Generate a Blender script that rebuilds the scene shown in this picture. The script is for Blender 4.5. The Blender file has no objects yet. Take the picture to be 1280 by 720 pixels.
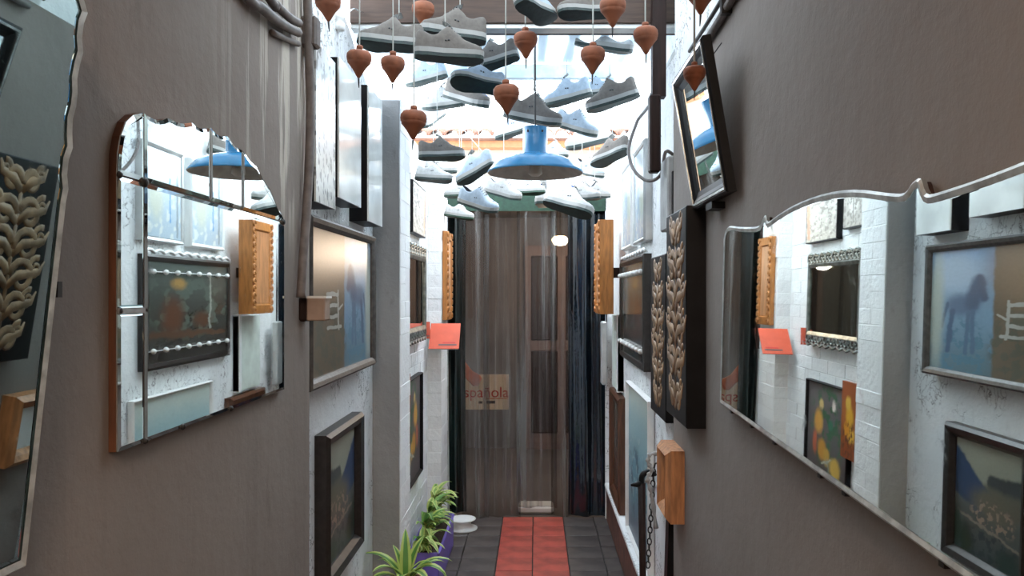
import bpy, bmesh, math, random
from mathutils import Vector, Matrix
R = random.Random(7)
SC = bpy.context.scene
COL = SC.collection
H = 1.52            # eye height; everything is written relative to the eye and lifted by H at the end
PI = math.pi

# ------------------------------------------------------------------ camera, world, lights, exposure
cam = bpy.data.objects.new('camera', bpy.data.cameras.new('camera'))
COL.objects.link(cam)
cam.location = (0, 0, 0)
cam.rotation_euler = (PI / 2, 0, 0)
cam.data.sensor_width = 36
cam.data.lens = 27
cam.data.shift_x = -29 / 1280
cam.data.shift_y = 8 / 1280
cam.data.clip_start = 0.02
cam.data.clip_end = 200
SC.camera = cam
SC.view_settings.view_transform = 'Standard'
SC.view_settings.look = 'None'
SC.view_settings.gamma = 1
SC.view_settings.use_curve_mapping = False
SC.view_settings.exposure = 2.55
w = bpy.data.worlds.new('overcast_sky')
SC.world = w
w.use_nodes = True
wn = w.node_tree
bg = wn.nodes['Background']
bg.inputs[0].default_value = (0.80, 0.90, 1.0, 1)
bg.inputs[1].default_value = 2.1


def area_lamp(name, loc, rot, sx, sy, power, col):
    l = bpy.data.lights.new(name, 'AREA')
    l.shape = 'RECTANGLE'; l.size = sx; l.size_y = sy; l.energy = power; l.color = col
    o = bpy.data.objects.new(name, l); COL.objects.link(o)
    o.location = loc; o.rotation_euler = rot
    return o


# warm ceiling fitting of the covered passage, above and behind the viewer
area_lamp('ceiling_lamp_light', (0.0, -1.3, 1.16), (0, 0, 0), 0.5, 1.2, 17, (1.0, 0.76, 0.58))


# ------------------------------------------------------------------ pixel helpers (photo px -> point)
def U(px): return (px - 669) / 960
def V(py): return (368 - py) / 960
def at(px, py, Y): return Vector((U(px) * Y, Y, V(py) * Y))
def onx(px, py, X):
    Y = X / U(px)
    return Vector((X, Y, V(py) * Y))


# ------------------------------------------------------------------ node helpers
class NT:
    def __init__(s, name):
        s.m = bpy.data.materials.new(name); s.m.use_nodes = True
        s.t = s.m.node_tree; s.t.nodes.clear()
        s.out = s.t.nodes.new('ShaderNodeOutputMaterial')

    def n(s, typ, **kw):
        x = s.t.nodes.new(typ)
        for k, v in kw.items(): setattr(x, k, v)
        return x

    def put(s, sock, v):
        if hasattr(v, 'links'): s.t.links.new(v, sock)
        elif isinstance(v, (tuple, list)) and len(v) == 3 and sock.type == 'RGBA': sock.default_value = (*v, 1)
        else: sock.default_value = v

    def math(s, op, a, b=0.0, c=None, clamp=False):
        x = s.n('ShaderNodeMath', operation=op, use_clamp=clamp)
        s.put(x.inputs[0], a); s.put(x.inputs[1], b)
        if c is not None: s.put(x.inputs[2], c)
        return x.outputs[0]

    def vm(s, op, a, b=(0, 0, 0), out=0):
        x = s.n('ShaderNodeVectorMath', operation=op)
        s.put(x.inputs[0], a)
        if op == 'SCALE': s.put(x.inputs[3], b)
        else: s.put(x.inputs[1], b)
        return x.outputs[out]

    def mix(s, f, a, b, mode='MIX'):
        x = s.n('ShaderNodeMix', data_type='RGBA', blend_type=mode)
        s.put(x.inputs[0], f); s.put(x.inputs[6], a); s.put(x.inputs[7], b)
        return x.outputs[2]

    def ramp(s, v, lo, hi, a=0.0, b=1.0, smooth=True):
        x = s.n('ShaderNodeMapRange', interpolation_type='SMOOTHSTEP' if smooth else 'LINEAR')
        s.put(x.inputs[0], v); s.put(x.inputs[1], lo); s.put(x.inputs[2], hi); s.put(x.inputs[3], a); s.put(x.inputs[4], b)
        return x.outputs[0]

    def noise(s, vec, scale=5, detail=3, rough=.55, col=False):
        x = s.n('ShaderNodeTexNoise')
        if vec is not None: s.put(x.inputs['Vector'], vec)
        x.inputs['Scale'].default_value = scale; x.inputs['Detail'].default_value = detail; x.inputs['Roughness'].default_value = rough
        return x.outputs[1 if col else 0]

    def obj(s): return s.n('ShaderNodeTexCoord').outputs['Object']
    def uv(s): return s.n('ShaderNodeTexCoord').outputs['UV']
    def pos(s): return s.n('ShaderNodeNewGeometry').outputs['Position']
    def sc(s, vec, xyz): return s.vm('MULTIPLY', vec, xyz)
    def sep(s, vec):
        x = s.n('ShaderNodeSeparateXYZ'); s.put(x.inputs[0], vec); return x.outputs

    def bump(s, h, strength=.3, dist=.01):
        x = s.n('ShaderNodeBump'); s.put(x.inputs['Height'], h)
        x.inputs['Strength'].default_value = strength; x.inputs['Distance'].default_value = dist
        return x.outputs[0]

    def bsdf(s, col, rough=.6, metal=0.0, normal=None, spec=.5, **kw):
        p = s.n('ShaderNodeBsdfPrincipled')
        s.put(p.inputs['Base Color'], col); s.put(p.inputs['Roughness'], rough); s.put(p.inputs['Metallic'], metal)
        p.inputs['Specular IOR Level'].default_value = spec
        if normal is not None: s.put(p.inputs['Normal'], normal)
        for k, v in kw.items(): s.put(p.inputs[k], v)
        return p.outputs[0]

    def end(s, sh):
        s.t.links.new(sh, s.out.inputs[0]); return s.m


def simple(name, col, rough=.6, metal=0.0, var=.18, scale=12, bump=.1, stretch=(1, 1, 1), spec=.5):
    t = NT(name)
    v = t.sc(t.obj(), stretch)
    n = t.noise(v, scale, 4)
    c = t.mix(t.ramp(n, .3, .7), tuple(x * (1 - var) for x in col), tuple(min(1, x * (1 + var)) for x in col))
    return t.end(t.bsdf(c, rough, metal, t.bump(n, bump, .004) if bump else None, spec))


def plaster(name, c1, c2, streak=None, rough=.8, bump=.35, stains=None, cracks=0):
    t = NT(name)
    p = t.pos()
    n1 = t.noise(p, 2.2, 5); n2 = t.noise(p, 26, 5, .65)
    c = t.mix(t.ramp(n1, .32, .68), c1, c2)
    if streak:
        ns = t.noise(t.sc(p, (9, 11, .55)), 1.6, 5, .6)
        c = t.mix(t.math('MULTIPLY', t.ramp(ns, .50, .64), streak[1]), c, streak[0])
        if len(streak) > 2:   # streaks only on a stretch of wall (peeled paint near its end)
            f = t.math('MULTIPLY', t.ramp(ns, .47, .51), t.ramp(t.sep(p)[1], streak[3], streak[4]))
            f = t.math('MULTIPLY', f, t.ramp(t.sep(p)[2], H + .05, H + .35))
            c = t.mix(f, c, streak[2])
    if stains:
        nst = t.noise(t.sc(p, (5, 5, 2)), 2.4, 6, .7)
        c = t.mix(t.math('MULTIPLY', t.ramp(nst, .60, .74), .55), c, stains)
    h = t.math('ADD', t.math('MULTIPLY', n1, .6), t.math('MULTIPLY', n2, .4))
    if cracks:
        vo = t.n('ShaderNodeTexVoronoi', feature='DISTANCE_TO_EDGE')
        t.put(vo.inputs['Vector'], t.vm('ADD', t.sc(p, (5, 5, 3)), t.vm('SCALE', t.noise(p, 6, 4, .6, True), .9)))
        f = t.math('MULTIPLY', t.ramp(vo.outputs[0], .012, .035, 1, 0), t.ramp(t.noise(p, 3.1, 3), .47, .55))
        c = t.mix(t.math('MULTIPLY', f, cracks), c, (.16, .15, .14))
        h = t.math('SUBTRACT', h, f)
    return t.end(t.bsdf(c, rough, 0, t.bump(h, bump, .02), .3))


def painting(name, base, layers, gloss=.35, noise_amt=.05, nscale=9, grain=.25):
    """base: list of (v, colour) bottom to top; layers painted in order over it, in the canvas' own 0..1 square."""
    t = NT(name)
    uv = t.uv()
    nz = t.noise(uv, nscale, 4, .6, col=True)
    p = t.vm('ADD', uv, t.vm('SCALE', t.vm('SUBTRACT', nz, (.5, .5, .5)), noise_amt * 2))
    p = t.vm('MULTIPLY', p, (1, 1, 0))
    y = t.sep(p)[1]
    col = base[0][1]
    for (v0, _), (v1, c) in zip(base, base[1:]):
        col = t.mix(t.ramp(y, v0, v1), col, c)
    for L in layers:
        k = L[0]
        if k == 'e':
            _, cx, cy, rx, ry, c, soft = L
            d = t.vm('LENGTH', t.vm('DIVIDE', t.vm('SUBTRACT', p, (cx, cy, 0)), (rx, ry, 1)), out=1)
            f = t.ramp(d, 1 - soft, 1 + soft, 1, 0)
        elif k == 's':
            _, ax, ay, bx, by, r, c, soft = L
            ba = Vector((bx - ax, by - ay, 0)); q = max(ba.dot(ba), 1e-6)
            pa = t.vm('SUBTRACT', p, (ax, ay, 0))
            hh = t.math('DIVIDE', t.vm('DOT_PRODUCT', pa, tuple(ba), out=1), q, clamp=True)
            d = t.vm('LENGTH', t.vm('SUBTRACT', pa, t.vm('SCALE', tuple(ba), hh)), out=1)
            f = t.ramp(d, r * (1 - soft), r * (1 + soft), 1, 0)
        elif k == 'x':      # everything left of x
            _, x0, c, soft = L
            f = t.ramp(t.sep(p)[0], x0 - soft, x0 + soft, 1, 0)
        elif k == 'n':      # noise patches inside an ellipse
            _, cx, cy, rx, ry, sc, th, c = L
            d = t.vm('LENGTH', t.vm('DIVIDE', t.vm('SUBTRACT', p, (cx, cy, 0)), (rx, ry, 1)), out=1)
            f = t.math('MULTIPLY', t.ramp(d, .7, 1.1, 1, 0), t.ramp(t.noise(uv, sc, 2), th, th + .06))
        col = t.mix(f, col, c)
    g = t.noise(uv, 40, 4, .7)
    col = t.mix(grain, col, t.mix(1.0, col, t.mix(g, (.35, .35, .35), (1.6, 1.6, 1.6)), 'MULTIPLY'))
    return t.end(t.bsdf(col, gloss, 0, t.bump(g, .12, .002), .5))


M = {}
M['grey_wall_l'] = plaster('grey_plaster_left', (.235, .197, .172), (.27, .23, .205), ((.20, .17, .15), .35, (.52, .47, .40), 1.45, 2.0), stains=(.17, .135, .115))
M['grey_wall_r'] = plaster('grey_plaster_right', (.235, .20, .18), (.265, .23, .21), ((.21, .185, .17), .2))
M['white_wall'] = plaster('white_painted_plaster', (.76, .77, .77), (.82, .83, .82), stains=(.42, .42, .41), bump=.7, cracks=.8)
M['white_brick'] = plaster('white_painted_brick', (.82, .83, .82), (.86, .86, .84), stains=(.62, .60, .57), bump=.8)
M['grey_render'] = plaster('grey_cement_render', (.27, .27, .27), (.33, .33, .325), stains=(.20, .19, .18), bump=.6)
M['mortar'] = plaster('white_painted_joint', (.76, .76, .75), (.80, .80, .78), bump=.8)
M['cream'] = plaster('cream_render', (.26, .215, .16), (.29, .24, .18), bump=.2)
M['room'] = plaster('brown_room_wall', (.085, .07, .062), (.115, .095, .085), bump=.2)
M['ceiling'] = simple('ceiling_boards', (.25, .19, .15), .8, stretch=(12, 1, 1))
M['beam'] = simple('beam_wood', (.060, .034, .023), .7, stretch=(.6, 8, 8), var=.25)
M['beam_top'] = simple('blue_painted_wood', (.30, .40, .52), .6, stretch=(.6, 8, 8))
M['joist'] = simple('pale_blue_joist', (.55, .66, .74), .6)
M['darkpost'] = simple('dark_brown_wood', (.022, .011, .009), .55, stretch=(8, 8, .6), var=.3, spec=.2)
M['black'] = simple('black_lacquer', (.007, .007, .008), .45, var=.3, spec=.2)
M['darkframe'] = simple('dark_moulding', (.022, .018, .016), .35, stretch=(4, 4, 4), var=.3)
M['greyframe'] = simple('grey_brown_moulding', (.075, .066, .06), .4, stretch=(4, 4, 4), var=.3)
M['wood'] = simple('reddish_wood', (.09, .034, .016), .45, stretch=(6, 6, .8), var=.35, scale=10)
M['tanwood'] = simple('tan_wood', (.45, .20, .085), .5, stretch=(5, 5, .7), var=.3)
M['orangewood'] = simple('orange_carved_wood', (.43, .165, .040), .45, stretch=(6, 6, .8), var=.25)
M['gold'] = simple('dull_gilding', (.26, .155, .08), .5, var=.35, scale=20, bump=.3)
M['silver'] = simple('worn_silver', (.55, .55, .53), .25, .9, var=.25, scale=30)
M['rim'] = simple('ground_glass_rim', (.50, .52, .50), .3, .35, var=.3, scale=30, bump=.2)
M['pewter'] = simple('pewter_scrollwork', (.22, .235, .215), .35, .7, var=.4, scale=25, bump=.4)
M['steel'] = simple('aluminium', (.55, .56, .55), .4, .6, var=.1)
M['iron'] = simple('dark_iron', (.03, .028, .027), .45, .5)
M['pipe'] = simple('painted_conduit', (.14, .118, .108), .55, var=.2, stretch=(3, 3, 3))
M['terracotta'] = simple('terracotta', (.21, .066, .028), .75, var=.22, scale=24, bump=.25)
M['cord'] = simple('grey_string', (.34, .34, .31), .9, bump=0)
M['whitepaint'] = simple('white_enamel', (.80, .80, .78), .4, var=.05)
M['canvas_a'] = simple('white_canvas', (.36, .36, .35), .85, var=.10, scale=60, bump=.15)
M['canvas_b'] = simple('grey_canvas', (.11, .095, .083), .85, var=.12, scale=60, bump=.15)
M['canvas_c'] = simple('pale_blue_canvas', (.24, .29, .34), .8, var=.10, scale=50, bump=.15)
M['rubber'] = simple('white_rubber', (.24, .235, .22), .6, var=.06)
M['outsole'] = simple('dark_green_outsole', (.006, .018, .015), .6, var=.3, scale=40, bump=.3)
M['outsole_g'] = simple('green_outsole', (.008, .036, .019), .6, var=.25, scale=40, bump=.3)
M['lining_blue'] = simple('blue_lining', (.03, .11, .42), .8)
M['lining_dark'] = simple('dark_lining', (.05, .055, .075), .9)
M['lining_grey'] = simple('grey_lining', (.30, .30, .32), .9)
M['eyelet'] = simple('dark_eyelet', (.02, .02, .025), .5, bump=0)
M['lampblue'] = simple('blue_enamel', (.03, .195, .40), .25, var=.08, scale=6, bump=.03)
M['lampin'] = simple('lamp_inside', (.42, .36, .30), .5)
M['skirting'] = simple('brown_skirting', (.15, .065, .045), .6, var=.3)
M['redtile'] = simple('red_cement_tile', (.33, .050, .035), .55, var=.35, scale=7, bump=.15)
M['greytile'] = simple('dark_cement_tile', (.066, .054, .050), .5, var=.4, scale=6, bump=.2)
M['joint'] = simple('dark_joint', (.03, .027, .026), .8)
M['purple'] = simple('purple_plastic', (.21, .15, .60), .4, var=.1)
M['pot'] = simple('brown_pot', (.20, .10, .06), .6)
M['soil'] = simple('potting_soil', (.045, .03, .02), .95, scale=60, bump=.6)
M['paper'] = simple('white_paper', (.80, .79, .75), .7, var=.04)
M['orangepaper'] = simple('orange_cover', (.62, .085, .032), .55, var=.08)
t = NT('cream_sign_cloth')
tl = t.n('ShaderNodeBsdfTranslucent'); tl.inputs[0].default_value = (.95, .84, .70, 1)
mx = t.n('ShaderNodeMixShader'); mx.inputs[0].default_value = .55
t.t.links.new(t.bsdf((.92, .80, .66), .6), mx.inputs[1]); t.t.links.new(tl.outputs[0], mx.inputs[2])
M['signboard'] = t.end(mx.outputs[0])
M['signred'] = simple('red_lettering', (.60, .03, .02), .5, var=.1)
M['doorbrown'] = simple('dull_brown_door', (.10, .055, .04), .6)
M['tanbox'] = simple('tan_box', (.34, .24, .185), .5)
M['signdark'] = simple('dark_lettering', (.08, .06, .06), .5, var=.1)
M['signorange'] = simple('orange_print', (.80, .19, .08), .5, var=.1)
M['navy'] = None
M['tileroof'] = simple('clay_roof_tile', (.12, .048, .026), .8, var=.3, scale=9)
M['fascia'] = simple('orange_fascia', (.27, .095, .033), .7)
M['greycanvas'] = simple('grey_hanging_canvas', (.36, .36, .35), .8)
M['palegreen'] = simple('pale_green_paint', (.62, .68, .62), .5, var=.1)
M['stem'] = simple('plant_stem', (.06, .05, .025), .8)


def mirror_mat(name, tint, rough=.015, spots=True):
    t = NT(name)
    p = t.pos()
    n = t.noise(p, 18, 6, .7)
    r = t.ramp(n, .55, .75, rough, rough + .06)
    c = t.mix(t.math('MULTIPLY', t.ramp(n, .62, .78), .35), tint, tuple(x * .55 for x in tint))
    return t.end(t.bsdf(c if spots else tint, r, 1.0))


M['mirror'] = mirror_mat('old_mirror', (.88, .93, .90))
M['mirror_g'] = mirror_mat('greenish_mirror', (.46, .56, .55))
M['mirror_d'] = mirror_mat('dark_mirror', (.30, .35, .32))


def pvc(name, tint, mixd, dcol, rough=.12):
    t = NT(name)
    tr = t.n('ShaderNodeBsdfTransparent'); tr.inputs[0].default_value = (*tint, 1)
    p = t.obj()
    n = t.noise(t.vm('ADD', t.sc(p, (13, 7, .28)), (4.3, 0, 2.0)), 1.7, 3, .55)  # streaks: scuffed haze, plus sheen and fold shade painted into the plastic
    n2 = t.noise(t.sc(p, (2, 2, 1.2)), 3, 4)
    d = t.bsdf(t.mix(t.ramp(n, .40, .66), tuple(x * .25 for x in dcol), dcol), rough, 0, t.bump(t.math('ADD', n2, t.math('MULTIPLY', n, .4)), .5, .02), 1.0)
    m = t.n('ShaderNodeMixShader')
    f = t.math('ADD', mixd, t.math('MULTIPLY', t.ramp(n, .46, .66), .38))
    t.put(m.inputs[0], f)
    t.t.links.new(tr.outputs[0], m.inputs[1]); t.t.links.new(d, m.inputs[2])
    return t.end(m.outputs[0])


M['pvc'] = pvc('clear_pvc', (.66, .64, .62), .24, (.19, .19, .185), .10)
M['navy'] = pvc('navy_pvc', (.03, .04, .05), .96, (.007, .017, .030), .12)
M['greenpvc'] = pvc('dark_green_pvc', (.05, .06, .05), .95, (.012, .034, .034), .25)

def sheet_mat(name, k_clear, k_dirt_shade, tint):
    t = NT(name)
    tl = t.n('ShaderNodeBsdfTranslucent'); tl.inputs[0].default_value = (*tint, 1)
    tr = t.n('ShaderNodeBsdfTransparent'); tr.inputs[0].default_value = (*tint, 1)
    mx = t.n('ShaderNodeMixShader')
    st_ = t.math('SINE', t.math('MULTIPLY', t.sep(t.obj())[0], 2 * PI / .1333))
    dirt_shade = t.ramp(t.math('ADD', st_, t.math('MULTIPLY', t.noise(t.sc(t.obj(), (5, .8, 1)), 3, 4), 1.6)), .75, 1.5, 0, 1)  # dirt stripes along the waves, also painting in the shading of the ribs
    dfs = t.n('ShaderNodeBsdfDiffuse'); dfs.inputs[0].default_value = (.50, .60, .68, 1)
    clr = t.n('ShaderNodeMixShader'); clr.inputs[0].default_value = k_clear
    t.t.links.new(tl.outputs[0], clr.inputs[1]); t.t.links.new(tr.outputs[0], clr.inputs[2])
    drt_shade = t.n('ShaderNodeMixShader'); drt_shade.inputs[0].default_value = k_dirt_shade
    t.t.links.new(tl.outputs[0], drt_shade.inputs[1]); t.t.links.new(dfs.outputs[0], drt_shade.inputs[2])
    t.put(mx.inputs[0], dirt_shade)
    t.t.links.new(clr.outputs[0], mx.inputs[1]); t.t.links.new(drt_shade.outputs[0], mx.inputs[2])
    return t.end(mx.outputs[0])


M['sheet'] = sheet_mat('translucent_sheet', .12, .9, (.30, .34, .37))
M['sheet_added'] = sheet_mat('added_light_sheet', .3, .8, (.66, .68, .68))

t = NT('warm_bulb')
e = t.n('ShaderNodeEmission'); e.inputs[0].default_value = (1, .70, .38, 1); e.inputs[1].default_value = 9
M['bulb'] = t.end(e.outputs[0])


def leaf_mat(name, edge, mid):
    t = NT(name)
    u = t.sep(t.uv())[0]
    d = t.math('ABSOLUTE', t.math('SUBTRACT', u, .5))
    n = t.noise(t.sc(t.uv(), (14, .6, 1)), 3, 3)
    f = t.ramp(t.math('ADD', d, t.math('MULTIPLY', n, .12)), .24, .34)
    c = t.mix(f, mid, edge)
    b = t.bsdf(c, .4, 0, None, .4)
    tl = t.n('ShaderNodeBsdfTranslucent'); t.put(tl.inputs[0], c)
    m = t.n('ShaderNodeMixShader'); m.inputs[0].default_value = .3
    t.t.links.new(b, m.inputs[1]); t.t.links.new(tl.outputs[0], m.inputs[2])
    return t.end(m.outputs[0])


M['leaf'] = leaf_mat('striped_leaf', (.50, .60, .16), (.10, .26, .05))
M['leaf2'] = leaf_mat('pale_leaf', (.62, .68, .24), (.26, .42, .10))
M['leaf3'] = leaf_mat('green_leaf', (.22, .38, .10), (.10, .24, .06))

# ------------------------------------------------------------------ object helpers
def thing(name, label, cat, loc=(0, 0, 0), group=None):
    o = bpy.data.objects.new(name, None); COL.objects.link(o)
    o.empty_display_size = .05
    o.location = loc
    tag(o, label, cat, group)
    return o


def tag(o, label, cat, group=None):
    o['label'] = label; o['category'] = cat
    if group: o['group'] = group
    return o


def mk(name, bm, mat, parent=None, smooth=False, kind=None, label=None, origin=None):
    """bm is in world coordinates (relative to the eye); a parent or an origin is subtracted."""
    off = Vector((0, 0, 0))
    q = parent
    while q is not None:
        off += q.location; q = q.parent
    loc = Vector((0, 0, 0))
    if origin is not None:
        loc = Vector(origin) - off; off = Vector(origin)
    bmesh.ops.translate(bm, verts=bm.verts, vec=-off)
    bmesh.ops.recalc_face_normals(bm, faces=bm.faces)
    me = bpy.data.meshes.new(name)
    bm.to_mesh(me); bm.free()
    if smooth:
        for f in me.polygons: f.use_smooth = True
    me.materials.append(mat)
    o = bpy.data.objects.new(name, me); COL.objects.link(o)
    o.location = loc
    if parent is not None: o.parent = parent
    if kind: o['kind'] = kind
    if label: o['label'] = label
    return o


def struct(name, bm, mat, smooth=False):
    return mk(name, bm, mat, None, smooth, 'structure')


def box(bm, lo, hi, rot=None, piv=None, bev=0):
    lo = Vector(lo); hi = Vector(hi)
    g = bmesh.ops.create_cube(bm, size=1)
    vs = g['verts']
    bmesh.ops.scale(bm, vec=hi - lo, verts=vs)
    bmesh.ops.translate(bm, vec=(lo + hi) / 2, verts=vs)
    if bev:
        es = list({e for v in vs for e in v.link_edges})
        r = bmesh.ops.bevel(bm, geom=es, offset=bev, segments=1, affect='EDGES')
        vs = list({v for f in r['faces'] for v in f.verts} | {v for v in vs if v.is_valid})
    if rot is not None:
        bmesh.ops.rotate(bm, cent=piv or (lo + hi) / 2, matrix=rot, verts=vs)
    return vs


def B(lo, hi, rot=None, piv=None, bev=0):
    bm = bmesh.new(); box(bm, lo, hi, rot, piv, bev); return bm


def tube(bm, pts, r, n=8, caps=True):
    pts = [Vector(p) for p in pts]
    rs = r if isinstance(r, (list, tuple)) else [r] * len(pts)
    rings = []
    prev = None
    for i, p in enumerate(pts):
        d = (pts[min(i + 1, len(pts) - 1)] - pts[max(i - 1, 0)]).normalized()
        if prev is None:
            a = d.orthogonal().normalized()
        else:
            a = (prev - d * prev.dot(d))
            a = a.normalized() if a.length > 1e-6 else d.orthogonal().normalized()
        prev = a
        b = d.cross(a)
        rings.append([bm.verts.new(p + (a * math.cos(2 * PI * k / n) + b * math.sin(2 * PI * k / n)) * rs[i]) for k in range(n)])
    for A, C in zip(rings, rings[1:]):
        for k in range(n): bm.faces.new((A[k], A[(k + 1) % n], C[(k + 1) % n], C[k]))
    if caps:
        bm.faces.new(rings[0][::-1]); bm.faces.new(rings[-1])


def T(pts, r, n=8):
    bm = bmesh.new(); tube(bm, pts, r, n); return bm


def lathe(bm, prof, c=(0, 0, 0), n=24):
    c = Vector(c)
    rings = []
    for r, z in prof:
        if r < 1e-5: rings.append([bm.verts.new(c + Vector((0, 0, z)))])
        else: rings.append([bm.verts.new(c + Vector((r * math.cos(2 * PI * k / n), r * math.sin(2 * PI * k / n), z))) for k in range(n)])
    for A, C in zip(rings, rings[1:]):
        for k in range(n):
            a, b = A[k % len(A)], A[(k + 1) % n % len(A)]
            c2, d = C[(k + 1) % n % len(C)], C[k % len(C)]
            vs = []
            for v in (a, b, c2, d):
                if v not in vs: vs.append(v)
            if len(vs) > 2: bm.faces.new(vs)


def smoothline(pts, k=6):
    pts = [Vector(p) for p in pts]
    out = []
    P = [pts[0]] + pts + [pts[-1]]
    for i in range(1, len(P) - 2):
        a, b, c, d = P[i - 1:i + 3]
        for j in range(k):
            t = j / k
            out.append(.5 * ((2 * b) + (c - a) * t + (2 * a - 5 * b + 4 * c - d) * t * t + (3 * b - a - 3 * c + d) * t ** 3))
    out.append(pts[-1])
    return out


class Plane:
    """2-D coordinates (a, b) on a wall plane; n points into the corridor."""
    def __init__(s, o, u, v):
        s.o = Vector(o); s.u = Vector(u).normalized(); s.v = Vector(v).normalized()
        s.n = s.u.cross(s.v).normalized()

    def p(s, a, b, d=0.0): return s.o + s.u * a + s.v * b + s.n * d


def left_plane(x): return Plane((x, 0, 0), (0, 1, 0), (0, 0, 1))       # a = Y
def right_plane(x): return Plane((x, 0, 0), (0, -1, 0), (0, 0, 1))     # a = -Y


def inset(poly, d):
    n = len(poly)
    area = sum(poly[i][0] * poly[(i + 1) % n][1] - poly[(i + 1) % n][0] * poly[i][1] for i in range(n))
    s = 1 if area > 0 else -1
    out = []
    for i in range(n):
        p0, p1, p2 = Vector(poly[i - 1]), Vector(poly[i]), Vector(poly[(i + 1) % n])
        e1 = (p1 - p0); e2 = (p2 - p1)
        e1 = e1.normalized() if e1.length > 1e-9 else e2.normalized()
        e2 = e2.normalized() if e2.length > 1e-9 else e1
        n1 = Vector((-e1.y, e1.x)) * s; n2 = Vector((-e2.y, e2.x)) * s
        m = (n1 + n2)
        m = m.normalized() if m.length > 1e-6 else n1
        k = d / max(.35, m.dot(n1))
        out.append(tuple(p1 + m * k))
    return out


def plate(pl, poly, d0, d1, bw=0, bd=0):
    """flat plate of an outline between depths d0 and d1 with a bevelled rim bw wide and bd deep"""
    bm = bmesh.new()
    n = len(poly)
    b = [bm.verts.new(pl.p(x, y, d0)) for x, y in poly]
    f = [bm.verts.new(pl.p(x, y, d1 - bd)) for x, y in poly]
    bm.faces.new(b[::-1])
    for i in range(n): bm.faces.new((b[i], b[(i + 1) % n], f[(i + 1) % n], f[i]))
    if bw:
        g = [bm.verts.new(pl.p(x, y, d1)) for x, y in inset(poly, bw)]
        for i in range(n): bm.faces.new((f[i], f[(i + 1) % n], g[(i + 1) % n], g[i]))
        f = g
    bm.faces.new(f)
    return bm


def rect(a0, a1, b0, b1): return [(a0, b0), (a1, b0), (a1, b1), (a0, b1)]


def rail(bm, pl, p0, p1, prof, m0, m1):
    """one mitred side of a frame: prof = [(inward, depth)], p0->p1 outer corners, inward is to the left"""
    p0, p1 = Vector(p0), Vector(p1)
    d = (p1 - p0).normalized(); nn = Vector((-d.y, d.x))
    A, C = [], []
    for w_, h_ in prof:
        q0 = p0 + nn * w_ + d * w_ * m0; q1 = p1 + nn * w_ - d * w_ * m1
        A.append(bm.verts.new(pl.p(q0.x, q0.y, h_))); C.append(bm.verts.new(pl.p(q1.x, q1.y, h_)))
    n = len(prof)
    for i in range(n):
        j = (i + 1) % n
        bm.faces.new((A[i], C[i], C[j], A[j]))
    bm.faces.new(A[::-1]); bm.faces.new(C)


def frame_rails(pl, a0, a1, b0, b1, prof, mat, parent, name='rail'):
    cs = [(a0, b0), (a1, b0), (a1, b1), (a0, b1)]
    for i in range(4):
        bm = bmesh.new(); rail(bm, pl, cs[i], cs[(i + 1) % 4], prof, 1, 1)
        mk(name, bm, mat, parent)


def canvas(pl, a0, a1, b0, b1, d0, d1, mat, parent, name='canvas'):
    bm = plate(pl, rect(a0, a1, b0, b1), d0, d1)
    uvl = bm.loops.layers.uv.new('UVMap')
    for f in bm.faces:
        for l in f.loops:
            q = l.vert.co - pl.o
            l[uvl].uv = ((q.dot(pl.u) - a0) / (a1 - a0), (q.dot(pl.v) - b0) / (b1 - b0))
    return mk(name, bm, mat, parent)


def framed(name, label, cat, pl, a0, a1, b0, b1, fw, fd, fmat, cmat, group=None, prof=None, cd=None):
    th = thing(name, label, cat, pl.p((a0 + a1) / 2, b0, 0), group)
    prof = prof or [(0, 0), (0, fd * .75), (fw * .25, fd), (fw * .7, fd * .85), (fw, fd * .5), (fw, 0)]
    frame_rails(pl, a0, a1, b0, b1, prof, fmat, th)
    cd = cd if cd is not None else fd * .4
    canvas(pl, a0 + fw * .9, a1 - fw * .9, b0 + fw * .9, b1 - fw * .9, 0.001, cd, cmat, th)
    return th


# ================================================================== STRUCTURE
FL = -1.52
# floor of cement tiles with a red run down the middle
floor = struct('floor', B((-1.4, -3, FL - .12), (1.4, 9, FL - .012)), M['joint'])
TS = .205
tile_me = {}
for key in ('redtile', 'greytile'):
    o = mk('tile', B((-TS / 2 + .003, -TS / 2 + .003, -.014), (TS / 2 - .003, TS / 2 - .003, 0), bev=.002), M[key])
    tile_me[key] = o.data; bpy.data.objects.remove(o)
for j in range(14):
    for i in range(-3, 4):
        key = 'redtile' if i in (0, 1) else 'greytile'
        o = bpy.data.objects.new('tile', tile_me[key]); COL.objects.link(o); o.parent = floor
        o.location = ((i - .5) * TS - .015, 5.25 - TS * (j + .5), FL + R.uniform(-.0012, .0008))
        o.rotation_euler = (R.uniform(-.004, .004), R.uniform(-.004, .004), 0)
struct('floor.001', B((-1.4, -3, FL - .013), (1.4, 5.25 - 14 * TS, FL)), M['greytile'])
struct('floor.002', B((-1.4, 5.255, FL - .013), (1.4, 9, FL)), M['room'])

# left wall
struct('wall_left', B((-1.0, -2.6, FL), (-.65, 2.21, 1.30)), M['grey_wall_l'])
bm = bmesh.new()
v = [bm.verts.new(p) for p in [(-.71, 2.21, FL), (-.71, 3.36, FL), (-.71, 3.36, .84), (-.71, 2.21, 1.30), (-1.0, 2.21, FL), (-1.0, 3.36, FL), (-1.0, 3.36, .84), (-1.0, 2.21, 1.30)]]
for f in ((0, 1, 2, 3), (7, 6, 5, 4), (3, 2, 6, 7), (0, 3, 7, 4), (1, 5, 6, 2), (0, 4, 5, 1)): bm.faces.new([v[i] for i in f])
struct('wall_left.001', bm, M['white_wall'])

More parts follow.
